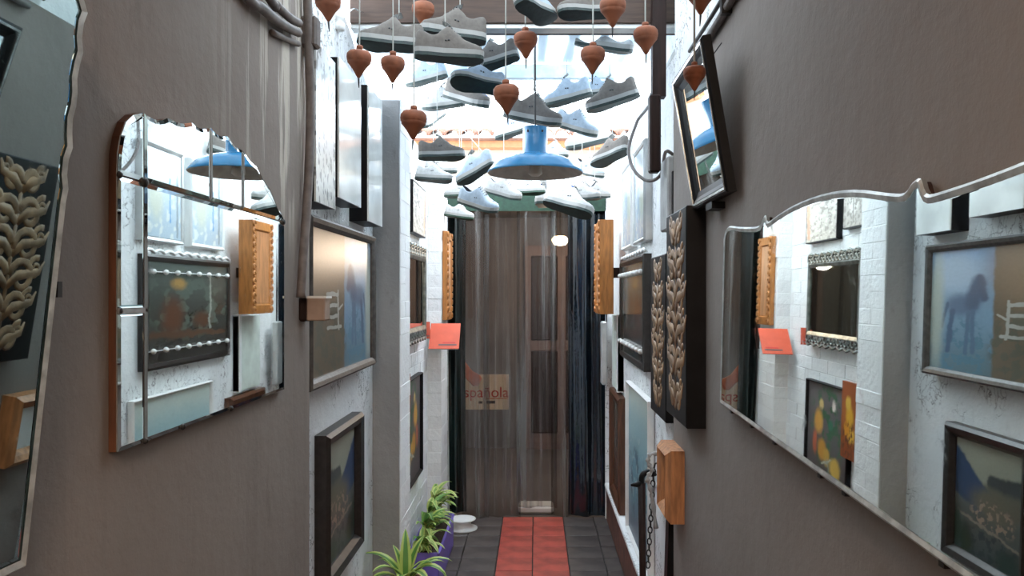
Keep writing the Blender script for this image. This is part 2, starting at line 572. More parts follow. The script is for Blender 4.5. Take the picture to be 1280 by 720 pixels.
def brick_mesh(dx, dy, dz):
    bm = bmesh.new(); box(bm, (-dx / 2, -dy / 2, -dz / 2), (dx / 2, dy / 2, dz / 2), bev=.0025)
    o = mk('brick', bm, M['white_brick']); me = o.data; bpy.data.objects.remove(o); return me

def brick_pier(name, x0, x1, y0, y1, ztop):
    core = struct(name, B((x0, y0 + .0012, FL), (x1 - .0012, y1 - .0012, ztop)), M['mortar'])
    h = .0745
    n = int((ztop - FL) / h)
    full = brick_mesh(.10, y1 - y0, h - .0015)
    wide = brick_mesh(x1 - x0 - .006, (y1 - y0) / 2 - .003, h - .0015)
    for k in range(n):
        z = FL + h * (k + .5)
        jit = lambda: R.uniform(-.0015, .0015)
        rot = lambda: (0, R.uniform(-.006, .006), R.uniform(-.006, .006))
        if k % 2:
            for s in (0, 1):
                o = bpy.data.objects.new('brick', wide); COL.objects.link(o); o.parent = core
                o.location = ((x0 + x1) / 2 + jit() + .002, y0 + (y1 - y0) * (.25 + .5 * s) + jit() * .4, z); o.rotation_euler = rot()
        else:
            o = bpy.data.objects.new('brick', full); COL.objects.link(o); o.parent = core
            o.location = (x1 - .05 + jit(), (y0 + y1) / 2 + jit() * .4, z); o.rotation_euler = rot()
            if x1 - x0 > .12:
                o = bpy.data.objects.new('brick', full); COL.objects.link(o); o.parent = core
                o.location = (x1 - .155 + jit(), (y0 + y1) / 2 + jit() * .4, z); o.rotation_euler = rot()
    return core

brick_pier('pillar_left', -.80, -.59, 3.36, 3.62, .86)
brick_pier('pillar_left.001', -.80, -.594, 4.86, 5.20, .74)
# brick wall between the two piers
struct('pillar_left.002', B((-.715, 3.352, FL), (-.593, 3.3605, .85), bev=.003), M['grey_render'])
core = struct('wall_left.002', B((-1.0, 3.60, FL), (-.682, 5.25, .86)), M['mortar'])
h = .0745; bl = .235
bme = brick_mesh(.05, bl - .003, h - .0015)
for k in range(32):
    for i in range(6):
        y = 3.62 + bl * (i + .5) - (bl / 2 if k % 2 else 0)
        if y > 4.90 or y < 3.63: continue
        o = bpy.data.objects.new('brick', bme); COL.objects.link(o); o.parent = core
        o.location = (-.705 + R.uniform(-.002, .002), y, FL + h * (k + .5)); o.rotation_euler = (R.uniform(-.006, .006), 0, R.uniform(-.01, .01))

# right wall
struct('wall_right', B((.49, -2.6, FL), (.95, 2.72, .735)), M['grey_wall_r'])
struct('wall_right.001', B((.495, -2.6, .735), (.95, 2.72, 1.30)), M['white_wall'])
struct('wall_right.002', B((.525, 2.72, FL), (.95, 5.25, .90)), M['white_wall'])
struct('wall_right.003', B((.56, 2.72, .90), (.95, 3.35, 1.30)), M['white_wall'])
# ceiling of the covered part
struct('ceiling', B((-1.0, -2.6, 1.25), (.95, 1.70, 1.33)), M['ceiling'])
struct('beam.003', B((-.75, 1.66, 1.16), (.70, 1.74, 1.25)), M['beam'])
bm = bmesh.new()
rows = []
for yy in (1.68, 2.3, 2.90):
    rows.append([bm.verts.new((-.80 + 1.6 * i / 96, yy, 1.265 + .014 * math.sin(2 * PI * i / 8))) for i in range(97)])
for A, C in zip(rows, rows[1:]):
    for i in range(96): bm.faces.new((A[i], A[i + 1], C[i + 1], C[i]))
struct('roof_sheet.001', bm, M['sheet_added'], True)  # unseen sheet added overhead so sky light reaches the near walls
struct('wall_back.006', B((-1.0, -2.72, FL), (.95, -2.6, 1.33)), M['room'])  # unseen end wall added to keep open sky out of the reflections
# far header above the curtain and the back room
struct('wall_back', B((-.80, 5.22, .70), (.95, 5.36, .80)), M['white_wall'])
struct('wall_back.001', B((.475, 5.20, FL), (.95, 5.36, .70)), M['white_wall'])
struct('wall_back.002', B((-.95, 5.22, FL), (-.60, 5.36, .70)), M['darkpost'])
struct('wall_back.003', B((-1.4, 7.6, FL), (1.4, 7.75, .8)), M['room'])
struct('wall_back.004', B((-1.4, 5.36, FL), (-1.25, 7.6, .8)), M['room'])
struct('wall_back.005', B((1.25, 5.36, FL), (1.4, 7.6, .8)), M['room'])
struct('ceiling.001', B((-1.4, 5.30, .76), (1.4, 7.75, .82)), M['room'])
# brown door seen in the back room
dr = struct('door_1', B((-.10, 7.54, FL), (.62, 7.6, .48)), M['doorbrown'])
for (a, b, c, d) in ((-.04, .22, -1.36, -.55), (.30, .56, -1.36, -.55), (-.04, .22, -.45, .38), (.30, .56, -.45, .38)):
    mk('panel', B((a, 7.52, c), (b, 7.545, d), bev=.01), M['darkpost'], dr)
# skirting and ledge on the right
struct('baseboard_right', B((.482, 2.74, FL), (.53, 5.20, -1.30)), M['skirting'])
struct('trim_1', B((.470, 2.74, -1.30), (.53, 5.20, -1.275), bev=.004), M['white_wall'])
# beam at the end of the covered part
bt = struct('beam', B((-.69, 2.86, 1.012), (.56, 3.0, 1.135)), M['beam'])
struct('beam.001', B((-.69, 2.84, 1.135), (.56, 3.0, 1.25)), M['beam_top'])
struct('trim_2', B((-.69, 2.87, .995), (.56, 2.93, 1.012)), M['steel'])
# translucent corrugated sheet and its joist
bm = bmesh.new()
nx = 96
rows = []
for (yy, zz) in ((2.98, 1.05), (3.5, 1.13), (4.10, 1.225)):
    rows.append([bm.verts.new((-.80 + 1.6 * i / nx, yy, zz + .014 * math.sin(2 * PI * i / 8))) for i in range(nx + 1)])
for A, C in zip(rows, rows[1:]):
    for i in range(nx): bm.faces.new((A[i], A[i + 1], C[i + 1], C[i]))
rf = struct('roof_sheet', bm, M['sheet'], True)
struct('beam.002', B((-.72, 4.02, 1.135), (.60, 4.07, 1.205)), M['joist'])
# gutter along the right wall top
bm = bmesh.new(); tube(bm, [(.545, 2.76, .915), (.545, 5.2, .905)], .022, 10); struct('trim_3', bm, M['steel'], True)

# building beyond with a tiled eave
hs = thing('far_house', 'cream rendered house wall with a terracotta tiled eave beyond the passage', 'building', (0, 10, 0))
mk('wall', B((-1.9, 10.0, -1.0), (2.3, 10.4, 1.98)), M['cream'], hs)
mk('fascia', B((-1.9, 9.82, 1.88), (2.3, 10.0, 1.98)), M['fascia'], hs)
bm = bmesh.new()
n = 8
A = [bm.verts.new((.098 * math.cos(PI * k / n), -.45, .085 * math.sin(PI * k / n))) for k in range(n + 1)]
C = [bm.verts.new((.085 * math.cos(PI * k / n), .3, .20 + .07 * math.sin(PI * k / n))) for k in range(n + 1)]
A2 = [bm.verts.new((.082 * math.cos(PI * k / n), -.45, .070 * math.sin(PI * k / n))) for k in range(n + 1)]
C2 = [bm.verts.new((.07 * math.cos(PI * k / n), .3, .20 + .055 * math.sin(PI * k / n))) for k in range(n + 1)]
for k in range(n):
    bm.faces.new((A[k], A[k + 1], C[k + 1], C[k])); bm.faces.new((A2[k], C2[k], C2[k + 1], A2[k + 1])); bm.faces.new((A[k], A2[k], A2[k + 1], A[k + 1]))
o = mk('roof_tile', bm, M['tileroof'], None, True); tme = o.data; bpy.data.objects.remove(o)
for i in range(21):
    o = bpy.data.objects.new('roof_tile', tme); COL.objects.link(o); o.parent = hs
    o.location = (-1.85 + .2 * i, .1, 1.99); o.rotation_euler = (0, 0, R.uniform(-.02, .02))
mk('roof_deck', B((-1.9, 9.75, 1.965), (2.3, 10.6, 1.99)), M['tileroof'], hs)
mk('window_shutter', B((-.90, 9.96, 1.30), (-.66, 10.0, 1.70)), M['paper'], hs)

# ================================================================== RIGHT SCALLOPED MIRROR
tx = .0157
plR = Plane((.4735, 1.27, 0), (0, -1, -.0315), (tx, -.0315, 1))    # a = -(Y-1.27)
def rtop(Y):
    pts = [(1.92, .118), (1.905, .138), (1.87, .147), (1.80, .142), (1.70, .135), (1.62, .134), (1.592, .150), (1.575, .152), (1.56, .138), (1.50, .147), (1.40, .159), (1.27, .165), (1.14, .159), (1.03, .143), (.985, .139), (.965, .150), (.945, .152), (.93, .133), (.90, .131), (.80, .139), (.72, .147), (.66, .145), (.62, .118)]
    return [(-(y - 1.27), z) for y, z in pts]
out = rtop(0)                       # from left (far) to right (near)
out = [tuple(q) for q in smoothline([(a, b, 0) for a, b in out], 3)]
out = [(q[0], q[1]) for q in out]
poly = out + [(.65, -.294), (-.65, -.294)]
rm = thing('scalloped_mirror', 'long frameless wall mirror with scalloped top edge on the right grey wall', 'mirror', (.485, 1.27, -.3))
mk('backing', plate(plR, inset(poly, .004), -.010, -.002), M['darkpost'], rm)
mk('mirror_glass', plate(plR, poly, -.002, .004, 0.012, .0004), M['mirror'], rm)
ins = inset(poly, .011)
bm = bmesh.new()
A = [bm.verts.new(plR.p(x, y, .0035)) for x, y in poly]; C = [bm.verts.new(plR.p(x, y, .0062)) for x, y in inset(poly, .004)]; D = [bm.verts.new(plR.p(x, y, .0045)) for x, y in ins]
for i in range(len(poly)):
    j = (i + 1) % len(poly)
    bm.faces.new((A[i], A[j], C[j], C[i])); bm.faces.new((C[i], C[j], D[j], D[i]))
mk('polished_rim', bm, M['rim'], rm)
for a in (-.55, -.38, -.22, .02, .12, .40):
    c = plR.p(a, -.296)
    mk('clip', B(c - Vector((.004, .006, .004)), c + Vector((.005, .006, .004))), M['iron'], rm)

# ================================================================== LEFT MULTI-PANE MIRROR
plL = left_plane(-.650)
fm = thing('panelled_mirror', 'wall mirror of several cut panes with wavy arched top and brown wooden side', 'mirror', (-.65, 1.55, -.24))
tp = [(1.247, .292), (1.30, .299), (1.38, .312), (1.49, .323), (1.58, .325), (1.652, .315), (1.73, .298), (1.798, .273), (1.87, .235), (1.945, .188)]
def ftop(y):
    for (y0, z0), (y1, z1) in zip(tp, tp[1:]):
        if y0 <= y <= y1:
            return z0 + (z1 - z0) * (y - y0) / (y1 - y0) - .009 * abs(math.sin((y - 1.247) * PI / .085)) ** .7 + .004
    return .19
def ftopline(y0, y1, n):
    return [(y0 + (y1 - y0) * i / n, ftop(y0 + (y1 - y0) * i / n)) for i in range(n + 1)]
corner = [(1.168, .182), (1.170, .215), (1.178, .243), (1.193, .268), (1.215, .284), (1.244, .294)]
g = .0016
outline = [(1.168, -.24), (1.945, -.24), (1.945, .186)] + [(a, b) for a, b in ftopline(1.25, 1.94, 48)][::-1] + corner[::-1]
mk('wooden_back', plate(plL, outline, .001, .0125), M['wood'], fm)
D0, D1, BW, BD = .0125, .0165, .007, .0018
panes = [
    rect(1.168, 1.247 - g, -.24, -.025 - g), rect(1.168, 1.247 - g, -.025 + g, .182 - g),
    [(1.168, .182 + g), (1.247 - g, .182 + g), (1.247 - g, .294)] + corner[1:][::-1],
    rect(1.247 + g, 1.945, -.24, .182 - g),
]
for a, b in ((1.247 + g, 1.50 - g), (1.50 + g, 1.665 - g), (1.665 + g, 1.938)):
    panes.append([(a, .182 + g), (b, .182 + g)] + ftopline(a, b, 16)[::-1])
for i, p in enumerate(panes):
    mk('mirror_pane', plate(plL, p, D0, D1, BW, BD), M['mirror'], fm)
for (a, b, r) in ((1.247, .182, .0085), (1.932, .182, .0075), (1.17, .182, .006), (1.17, -.025, .006), (1.247, -.025, .0045), (1.38, -.238, .006), (1.60, -.238, .006), (1.247, -.238, .005)):
    bm = bmesh.new(); lathe(bm, [(0, .006), (r * .6, .005), (r, .002), (r, 0), (0, 0)], n=12)
    bmesh.ops.rotate(bm, cent=(0, 0, 0), matrix=Matrix.Rotation(PI / 2, 3, 'Y'), verts=bm.verts)
    bmesh.ops.translate(bm, vec=plL.p(a, b, D1 - .001), verts=bm.verts)
    mk('rosette', bm, M['iron'], fm)
mk('clip_bar', plate(plL, rect(1.164, 1.25, -.030, -.021), D1 - .001, D1 + .003), M['silver'], fm)

# ================================================================== BIG LEANING MIRROR AT THE LEFT EDGE
plB = Plane((-.634, 0, -.294), (0, 1, -.045), (.082, .045, 1))            # a = Y, b up the glass
side = []
for i in range(41):
    b = .70 * i / 40
    a = .951 - .000 * b
    if b > .47: a = .951 - .0085 * abs(math.sin((b - .47) * PI / .058)) ** .8 + .004
    side.append((a, b))
poly = [(.30, -.008)] + side + [(.92, .74), (.80, .77), (.62, .79), (.44, .77), (.30, .72)]
bmr = thing('leaning_mirror', 'tall mirror with scalloped edge leaning out from the nearest left wall', 'mirror', (-.64, .62, -.3))
mk('backing', plate(plB, inset(poly, .005), -.008, -.002), M['darkpost'], bmr)
mk('mirror_glass', plate(plB, poly, -.002, .004, .018, .003), M['mirror_g'], bmr)
bm = bmesh.new()
A = [bm.verts.new(plB.p(x, y, .0030)) for x, y in poly]; C = [bm.verts.new(plB.p(x, y, .0058)) for x, y in inset(poly, .003)]; D = [bm.verts.new(plB.p(x, y, .0045)) for x, y in inset(poly, .012)]
for i in range(len(poly)):
    j = (i + 1) % len(poly)
    bm.faces.new((A[i], A[j], C[j], C[i])); bm.faces.new((C[i], C[j], D[j], D[i]))
mk('polished_rim', bm, M['rim'], bmr)
c = plB.p(.962, .345, 0)
mk('clip', B(c - Vector((.005, .008, .010)), c + Vector((.004, .001, .010))), M['iron'], bmr)
mk('hanging_wire', T([(-.649, .62, .44), plB.p(.62, .70, -.006)], .002, 6), M['iron'], bmr)

# ================================================================== SMALL TILTED MIRROR, RIGHT
s10 = math.sin(math.radians(9.4)); c10 = math.cos(math.radians(9.4))
plS = Plane((.468, 2.015, .243), (0, -1, 0), (-s10, 0, c10))
sm = thing('tilted_mirror', 'small mirror in black and silver frame leaning forward on the right wall', 'mirror', (.47, 2.015, .243))
prof = [(0, -.010), (0, .010), (.006, .015), (.020, .012), (.030, .006), (.046, .001), (.046, -.010)]
frame_rails(plS, -.195, .195, 0, .378, prof, M['black'], sm)
frame_rails(plS, -.193, .193, .002, .376, [(.001, .0105), (.008, .0168), (.014, .0158), (.014, .0105)], M['silver'], sm, 'silver_bead')
mk('mirror_glass', plate(plS, rect(-.155, .155, .04, .338), -.008, .0006), M['mirror'], sm)
mk('backing', plate(plS, rect(-.18, .18, .015, .36), -.012, -.008), M['darkpost'], sm)
mk('hanging_wire', T([(.489, 2.015, .66), plS.p(0, .33, -.011)], .0015, 6), M['iron'], sm)
mk('peg', B((.455, 1.98, .222), (.492, 2.05, .240)), M['black'], sm)

# ================================================================== LEFT WALL PICTURES
PLW = left_plane(-.71)
horse_m = painting('horse_painting_canvas', [(0, (.13, .21, .25)), (.5, (.19, .32, .44)), (1, (.20, .36, .58))], [
    ('e', .80, .80, .22, .16, (.36, .48, .60), .5),
    ('n', .75, .2, .3, .25, 14, .5, (.10, .22, .30)),
    ('e', .74, .54, .12, .085, (.10, .17, .27), .5), ('s', .66, .56, .61, .72, .055, (.07, .12, .20), .5),
    ('s', .605, .76, .57, .60, .030, (.065, .11, .19), .5),
    ('s', .65, .50, .645, .18, .018, (.09, .16, .25), .6), ('s', .68, .48, .70, .16, .016, (.09, .16, .25), .6),
    ('s', .81, .50, .84, .17, .020, (.06, .11, .19), .5), ('s', .85, .56, .90, .36, .014, (.06, .12, .20), .5),
    ('e', .95, .5, .06, .5, (.42, .46, .40), .6),
    ('x', .50, (.155, .115, .075), .012), ('n', .25, .25, .3, .35, 10, .48, (.11, .105, .075)), ('e', .2, .85, .3, .3, (.27, .18, .11), .6),
    ('s', .24, .56, .40, .55, .014, (.42, .42, .38), .2), ('s', .24, .48, .40, .475, .014, (.42, .42, .38), .2), ('s', .25, .40, .40, .395, .014, (.42, .42, .38), .2),
    ('s', .25, .32, .44, .32, .014, (.42, .42, .38), .2), ('s', .40, .58, .41, .30, .010, (.42, .42, .38), .2), ('s', .41, .44, .47, .48, .008, (.42, .42, .38), .2)], .3, .02)
hp = framed('horse_painting', 'wide painting of a blue horse beside a brown interior in thin grey frame', 'painting', PLW, 2.235, 3.14, -.285, .235, .03, .062, M['greyframe'], horse_m, cd=.042, prof=[(0, .012), (0, .055), (.008, .062), (.02, .058), (.03, .05), (.03, .012)])
land_m = painting('landscape_canvas', [(0, (.05, .07, .08)), (.35, (.09, .10, .09)), (.7, (.30, .31, .24)), (1, (.36, .36, .28))], [
    ('s', .42, .66, .0, .70, .09, (.05, .06, .06), .2), ('s', .55, .56, .0, .55, .09, (.13, .125, .09), .4), ('s', 1.0, .62, .52, .50, .12, (.035, .06, .11), .2), ('s', 1.02, .80, .62, .52, .13, (.035, .065, .135), .15),
    ('e', .40, .50, .34, .13, (.14, .13, .09), .4), ('n', .42, .40, .35, .14, 16, .52, (.34, .25, .18)), ('n', .5, .12, .6, .16, 12, .5, (.025, .045, .05)),
    ('s', 0, .22, .95, .34, .012, (.25, .22, .17), .6), ('e', .80, .12, .09, .15, (.02, .04, .025), .4), ('e', .95, .2, .07, .16, (.025, .045, .03), .4), ('e', .2, .1, .15, .1, (.02, .05, .045), .5)], .35, .04)
framed('landscape_painting', 'mountain lake landscape in dark frame low on the left white wall', 'painting', PLW, 2.47, 2.98, -.965, -.455, .05, .05, M['darkframe'], land_m)

pane_m1 = simple('glossy_pale_panel', (.82, .85, .82), .10, var=.12, scale=5, bump=.02)
pane_m2 = painting('embossed_silver_panel', [(0, (.72, .71, .67)), (1, (.78, .80, .80))], [('n', .5, .5, .8, .8, 9, .52, (.30, .30, .29)), ('n', .5, .5, .8, .8, 14, .58, (.80, .80, .76))], .18, .06)
def slab(label, y0, y1, z0, z1, d, mat):
    th = thing('high_picture', label, 'picture', (-.71, (y0 + y1) / 2, z0), 'pale panels high on the left wall')
    mk('box_frame', plate(PLW, rect(y0, y1, z0, z1), -.005, d + .014), M['black'], th)
    canvas(PLW, y0, y1, z0, z1, d + .014, d + .02, mat, th, 'panel_face')
slab('embossed silvery picture panel beside the vertical conduit, nearest of three high left panels', 2.225, 2.44, .27, .735, .055, pane_m2)
slab('plain pale glossy picture panel in the middle of the three high left panels', 2.49, 2.80, .315, .77, .055, pane_m1)
slab('narrow pale glossy picture panel beside the white brick pillar, farthest of three', 2.93, 3.19, .28, .80, .055, pane_m1)

PLB = left_plane(-.680)
relief1 = painting('relief_canvas_a', [(0, (.58, .55, .48)), (1, (.66, .63, .56))], [('n', .5, .5, .9, .9, 7, .50, (.36, .33, .29)), ('n', .5, .5, .9, .9, 11, .56, (.75, .72, .66)), ('s', .9, .1, .95, .9, .06, (.62, .38, .26), .3)], .5, .05)
relief2 = painting('relief_canvas_b', [(0, (.50, .47, .42)), (1, (.60, .57, .50))], [('e', .5, .55, .25, .3, (.74, .72, .66), .2), ('n', .5, .5, .9, .9, 9, .5, (.30, .28, .25)), ('s', .5, .1, .5, .8, .03, (.3, .28, .25), .3)], .5, .05)
framed('relief_picture', 'cream relief picture in black edge, nearest the curtain on the left brick wall', 'picture', PLB, 4.06, 4.52, .33, .61, .008, .035, M['black'], relief1, 'relief pictures on the brick wall', cd=.034)
framed('relief_picture', 'small grey relief picture with a pale figure beside the brick pillar', 'picture', PLB, 3.72, 3.98, .37, .63, .008, .035, M['black'], relief2, 'relief pictures on the brick wall', cd=.034)
flow_m = painting('flowers_canvas', [(0, (.10, .085, .085)), (1, (.17, .15, .15))], [
    ('n', .5, .6, .45, .45, 8, .5, (.06, .15, .08)), ('e', .62, .35, .10, .10, (.62, .30, .05), .35), ('e', .30, .22, .12, .10, (.75, .48, .10), .35), ('e', .42, .62, .06, .05, (.05, .20, .12), .4),
    ('e', .72, .62, .10, .12, (.70, .36, .08), .4), ('e', .36, .82, .04, .05, (.80, .68, .62), .4), ('e', .66, .80, .05, .05, (.7, .5, .2), .4), ('e', .80, .40, .05, .12, (.55, .14, .07), .4), ('e', .5, .30, .07, .08, (.70, .40, .08), .4),
    ('s', .40, .28, .62, .22, .012, (.55, .55, .45), .4), ('s', .42, .1, .48, .28, .012, (.30, .36, .30), .5)], .4, .04)
framed('flower_painting', 'dark still life of yellow flowers under the ornate mirror on the brick wall', 'painting', PLB, 3.86, 4.46, -1.02, -.45, .012, .03, M['black'], flow_m)
flow2_m = painting('orange_flowers_canvas', [(0, (.30, .07, .02)), (.6, (.42, .12, .03)), (1, (.36, .09, .03))], [
    ('e', .5, .55, .22, .13, (.80, .42, .04), .4), ('e', .38, .32, .2, .1, (.82, .46, .06), .4), ('e', .65, .38, .18, .1, (.75, .30, .03), .4), ('e', .6, .72, .16, .09, (.82, .5, .08), .4), ('n', .5, .2, .5, .3, 10, .5, (.16, .05, .02))], .4, .05)
th = thing('orange_flower_canvas', 'small unframed orange canvas of yellow flowers overlapping the dark flower painting', 'painting', (-.64, 3.78, -.78))
canvas(PLB, 3.68, 3.88, -.78, -.40, .032, .05, flow2_m, th)
mk('stretcher', plate(PLB, rect(3.69, 3.852, -.77, -.41), .001, .032), M['tanwood'], th)


def squash(bm, pl, d, k):
    for v in bm.verts:
        h_ = (v.co - pl.o).dot(pl.n) - d
        v.co -= pl.n * h_ * (1 - k)
    return bm


def scroll(bm, pl, a, b, s, fl, d, r, turns=1.35, rot=0):
    pts = []
    for i in range(19):
        t = i / 18
        ang = rot + t * turns * 2 * PI
        rr = s * (1 - .82 * t)
        pts.append(pl.p(a + fl * rr * math.cos(ang), b + rr * math.sin(ang), d))
    tube(bm, pts, [r * (1 - .4 * i / 18) for i in range(19)], 6)


def ornate(name, label, pl, a0, a1, b0, b1, glass, mat, group, ndeep, scrolls=True):
    th = thing(name, label, 'mirror', pl.p((a0 + a1) / 2, b0), group)
    frame_rails(pl, a0, a1, b0, b1, [(0, 0), (0, ndeep), (.012, ndeep + .006), (.03, ndeep), (.03, 0)], mat, th)
    canvas(pl, a0 + .025, a1 - .025, b0 + .025, b1 - .025, .001, ndeep - .006, glass, th, 'mirror_glass')
    n = max(4, int((a1 - a0) / .085)); step = (a1 - a0) / n
    for b, up in ((b1, 1), (b0, -1)) if scrolls else ():
        for i in range(n):
            a = a0 + step * (i + .5)
            for q in (1, -1):
                bm = bmesh.new(); scroll(bm, pl, a - q * step * .22, b + up * .012, .030, q, ndeep, .008, rot=up * .5); mk('scrollwork', bm, mat, th, True)
            bm = bmesh.new()
            tube(bm, [pl.p(a - step * .45, b + up * .035, ndeep), pl.p(a, b + up * .048, ndeep + .004), pl.p(a + step * .45, b + up * .035, ndeep)], .007, 6)
            mk('crest', bm, mat, th, True)
    return th


ornate('ornate_mirror', 'ornate pewter framed mirror with scrollwork on the left brick wall', PLB, 3.70, 4.42, -.205, .215, M['mirror_d'], M['pewter'], None, .05)

# orange papers on the left
def flyer(label, c, w_, l_, tilt, yaw, grp):
    th = thing('flyer_holder', label, 'flyer', c, grp)
    rot = Matrix.Rotation(yaw, 3, 'Z') @ Matrix.Rotation(tilt, 3, 'X')
    def part(name, lo, hi, mat):
        bm = B(lo, hi)
        bmesh.ops.rotate(bm, cent=(0, 0, 0), matrix=rot, verts=bm.verts)
        bmesh.ops.translate(bm, vec=c, verts=bm.verts)
        return mk(name, bm, mat, th)
    part('cover', (-w_ / 2, 0, 0), (w_ / 2, l_, .006), M['orangepaper'])
    for k in range(3): part('sheet', (-w_ / 2 + .004 - .004 * k, .003 + .003 * k, -.006 * (k + 1)), (w_ / 2 - .006, l_ - .004, -.006 * k - .001), M['paper'])
    part('printed_line', (-w_ * .18, l_ * .12, .006), (w_ * .42, l_ * .17, .0072), M['signdark'])
    part('printed_line', (-w_ * .05, l_ * .21, .006), (w_ * .38, l_ * .25, .0072), M['signred'])
    return th
f1 = flyer('orange covered leaflet stack jutting from the white brick pier left of the curtain', Vector((-.560, 4.70, -.335)), .185, .19, math.radians(52), 0, None)
mk('bracket', B((-.60, 4.82, -.30), (-.55, 4.862, -.22)), M['paper'], f1)
f2 = flyer('small orange leaflet stack on the brick wall under the ornate mirror', Vector((-.640, 4.42, -.255)), .075, .10, math.radians(70), .25, None)

# left orange carved strip on pier
def carved_strip(label, pl, a0, a1, b0, b1, d0, d1):
    th = thing('carved_box', label, 'frame', pl.p((a0 + a1) / 2, b0, d0), 'orange carved wooden frames')
    mk('box', plate(pl, rect(a0, a1, b0, b1), d0, d1 - .008), M['orangewood'], th)
    frame_rails(pl, a0, a1, b0, b1, [(0, d1 - .008), (0, d1), (.05, d1 + .006), (.06, d1 - .008)], M['orangewood'], th, 'moulding')
    n = int((b1 - b0) / .042)
    for i in range(n):
        for a, f in ((a0 + .022, 1), (a1 - .022, -1)):
            bm = bmesh.new()
            scroll(bm, pl, a, b0 + (i + .5) * (b1 - b0) / n, .020, f, d1 + .004, .007)
            mk('carving', bm, M['orangewood'], th, True)
    mk('inner_panel', plate(pl, rect(a0 + .06, a1 - .06, b0 + .06, b1 - .06), d1 - .008, d1 - .002), M['tanwood'], th)
    return th
carved_strip('thin orange wooden carved frame on the left pier beside the curtain', left_plane(-.592), 4.90, 5.17, -.165, .405, .001, .03)
cf = carved_strip('deep orange wooden carved frame jutting from the right wall beside the curtain', right_plane(.525), -4.80, -4.46, -.115, .435, .070, .149)
mk('bracket', B((.45, 4.6, .1), (.526, 4.68, .16)), M['darkpost'], cf)

# ================================================================== RIGHT WALL PICTURES
PRW = right_plane(.525)
PRG = right_plane(.49)
def carved_panel(label, pl, y0, y1, z0, z1, d, n, sc):
    th = thing('gilded_board', label, 'panel', pl.p(-(y0 + y1) / 2, z0), 'black panels with gilded carving')
    mk('board', plate(pl, rect(-y1, -y0, z0, z1), .001, d, .004, .003), M['black'], th)
    a = -(y0 + y1) / 2
    bm = bmesh.new(); tube(bm, [pl.p(a, z0 + .04, d), pl.p(a, z1 - .05, d)], .009, 6); mk('carved_stem', squash(bm, pl, d, .2), M['gold'], th, True)
    for i in range(n):
        zz = z0 + .07 + (z1 - z0 - .14) * i / (n - 1)
        k = .55 + .45 * math.sin(PI * (i + .6) / n)
        for f in (1, -1):
            bm = bmesh.new(); scroll(bm, pl, a + f * .045 * sc * k, zz, .042 * sc * k, -f, d, .011 * sc, rot=R.uniform(-.3, .3)); mk('carved_scroll', squash(bm, pl, d, .2), M['gold'], th, True)
            bm = bmesh.new(); scroll(bm, pl, a + f * .085 * sc * k, zz + .03, .026 * sc * k, f, d, .008 * sc, rot=1.2); mk('carved_scroll', squash(bm, pl, d, .2), M['gold'], th, True)
            bm = bmesh.new(); tube(bm, [pl.p(a, zz - .03, d), pl.p(a + f * .03 * sc, zz + .005, d + .004), pl.p(a + f * .10 * sc * k, zz + .02, d), pl.p(a + f * .115 * sc * k, zz + .055, d)], [.010 * sc, .013 * sc, .010 * sc, .004], 6); mk('carved_leaf', squash(bm, pl, d, .2), M['gold'], th, True)
    return th
carved_panel('tall black panel with gilded carved scrolls hung on the grey wall edge', PRG, 2.20, 2.53, -.385, .255, .058, 6, 1.45)
carved_panel('greyish carved panel half hidden behind the tall black gilded panel', PRW, 2.80, 3.16, -.47, .15, .05, 6, 1.35)

pale_m = painting('pale_blue_print', [(0, (.46, .55, .62)), (1, (.62, .70, .76))], [('n', .5, .5, .9, .9, 6, .52, (.68, .72, .68)), ('s', .3, .2, .32, .7, .02, (.18, .36, .62), .4), ('e', .7, .5, .2, .3, (.60, .62, .52), .5), ('s', .1, .05, .1, .95, .03, (.30, .34, .36), .4)], .15, .04)
framed('pale_picture', 'pale blue glazed picture in white frame, nearer of two high on the right wall', 'picture', PRW, -3.84, -3.44, .245, .70, .025, .04, M['steel'], pale_m, 'pale pictures high on the right wall', cd=.03)
framed('pale_picture', 'pale blue glazed picture in white frame, farther of two high on the right wall', 'picture', PRW, -4.34, -3.92, .245, .70, .025, .04, M['whitepaint'], pale_m, 'pale pictures high on the right wall', cd=.03)
dark_m = painting('dark_interior_canvas', [(0, (.045, .04, .035)), (.4, (.05, .05, .042)), (1, (.095, .11, .098))], [
    ('n', .5, .6, .6, .4, 6, .5, (.10, .12, .10)), ('e', .72, .45, .12, .18, (.11, .05, .03), .6), ('e', .35, .4, .12, .08, (.10, .05, .03), .6), ('s', .05, .25, .95, .28, .03, (.10, .055, .035), .7), ('s', .25, .3, .25, .9, .012, (.30, .32, .28), .6), ('e', .65, .78, .08, .05, (.36, .22, .08), .6)], .12, .05)
dk = ornate('dark_ornate_picture', 'dark glazed picture with white beaded lines on the right white wall', PRW, -4.42, -3.46, -.35, .185, dark_m, M['darkframe'], None, .035, False)
for b in (.105, -.262):
    mk('bead_line', T([PRW.p(-4.40, b, .040), PRW.p(-3.48, b, .040)], .0018, 6), M['whitepaint'], dk)
    for i in range(8):
        bm = bmesh.new(); bmesh.ops.create_icosphere(bm, subdivisions=2, radius=.013, matrix=Matrix.Translation(PRW.p(-4.36 + .12 * i, b, .043)))
        mk('bead', bm, M['whitepaint'], dk, True)
wv = [PRW.p(-4.42 + .96 * i / 60, .195 + .012 * abs(math.sin(i * PI / 6)), .03) for i in range(61)]
mk('scalloped_edge', T(wv, .008, 6), M['whitepaint'], dk, True)
blue_m = painting('blue_seascape_canvas', [(0, (.05, .11, .15)), (.45, (.12, .27, .34)), (.75, (.30, .45, .47)), (1, (.52, .58, .52))], [('n', .4, .3, .6, .35, 8, .54, (.05, .10, .14)), ('n', .5, .5, .7, .3, 14, .58, (.40, .52, .52))], .35, .05)
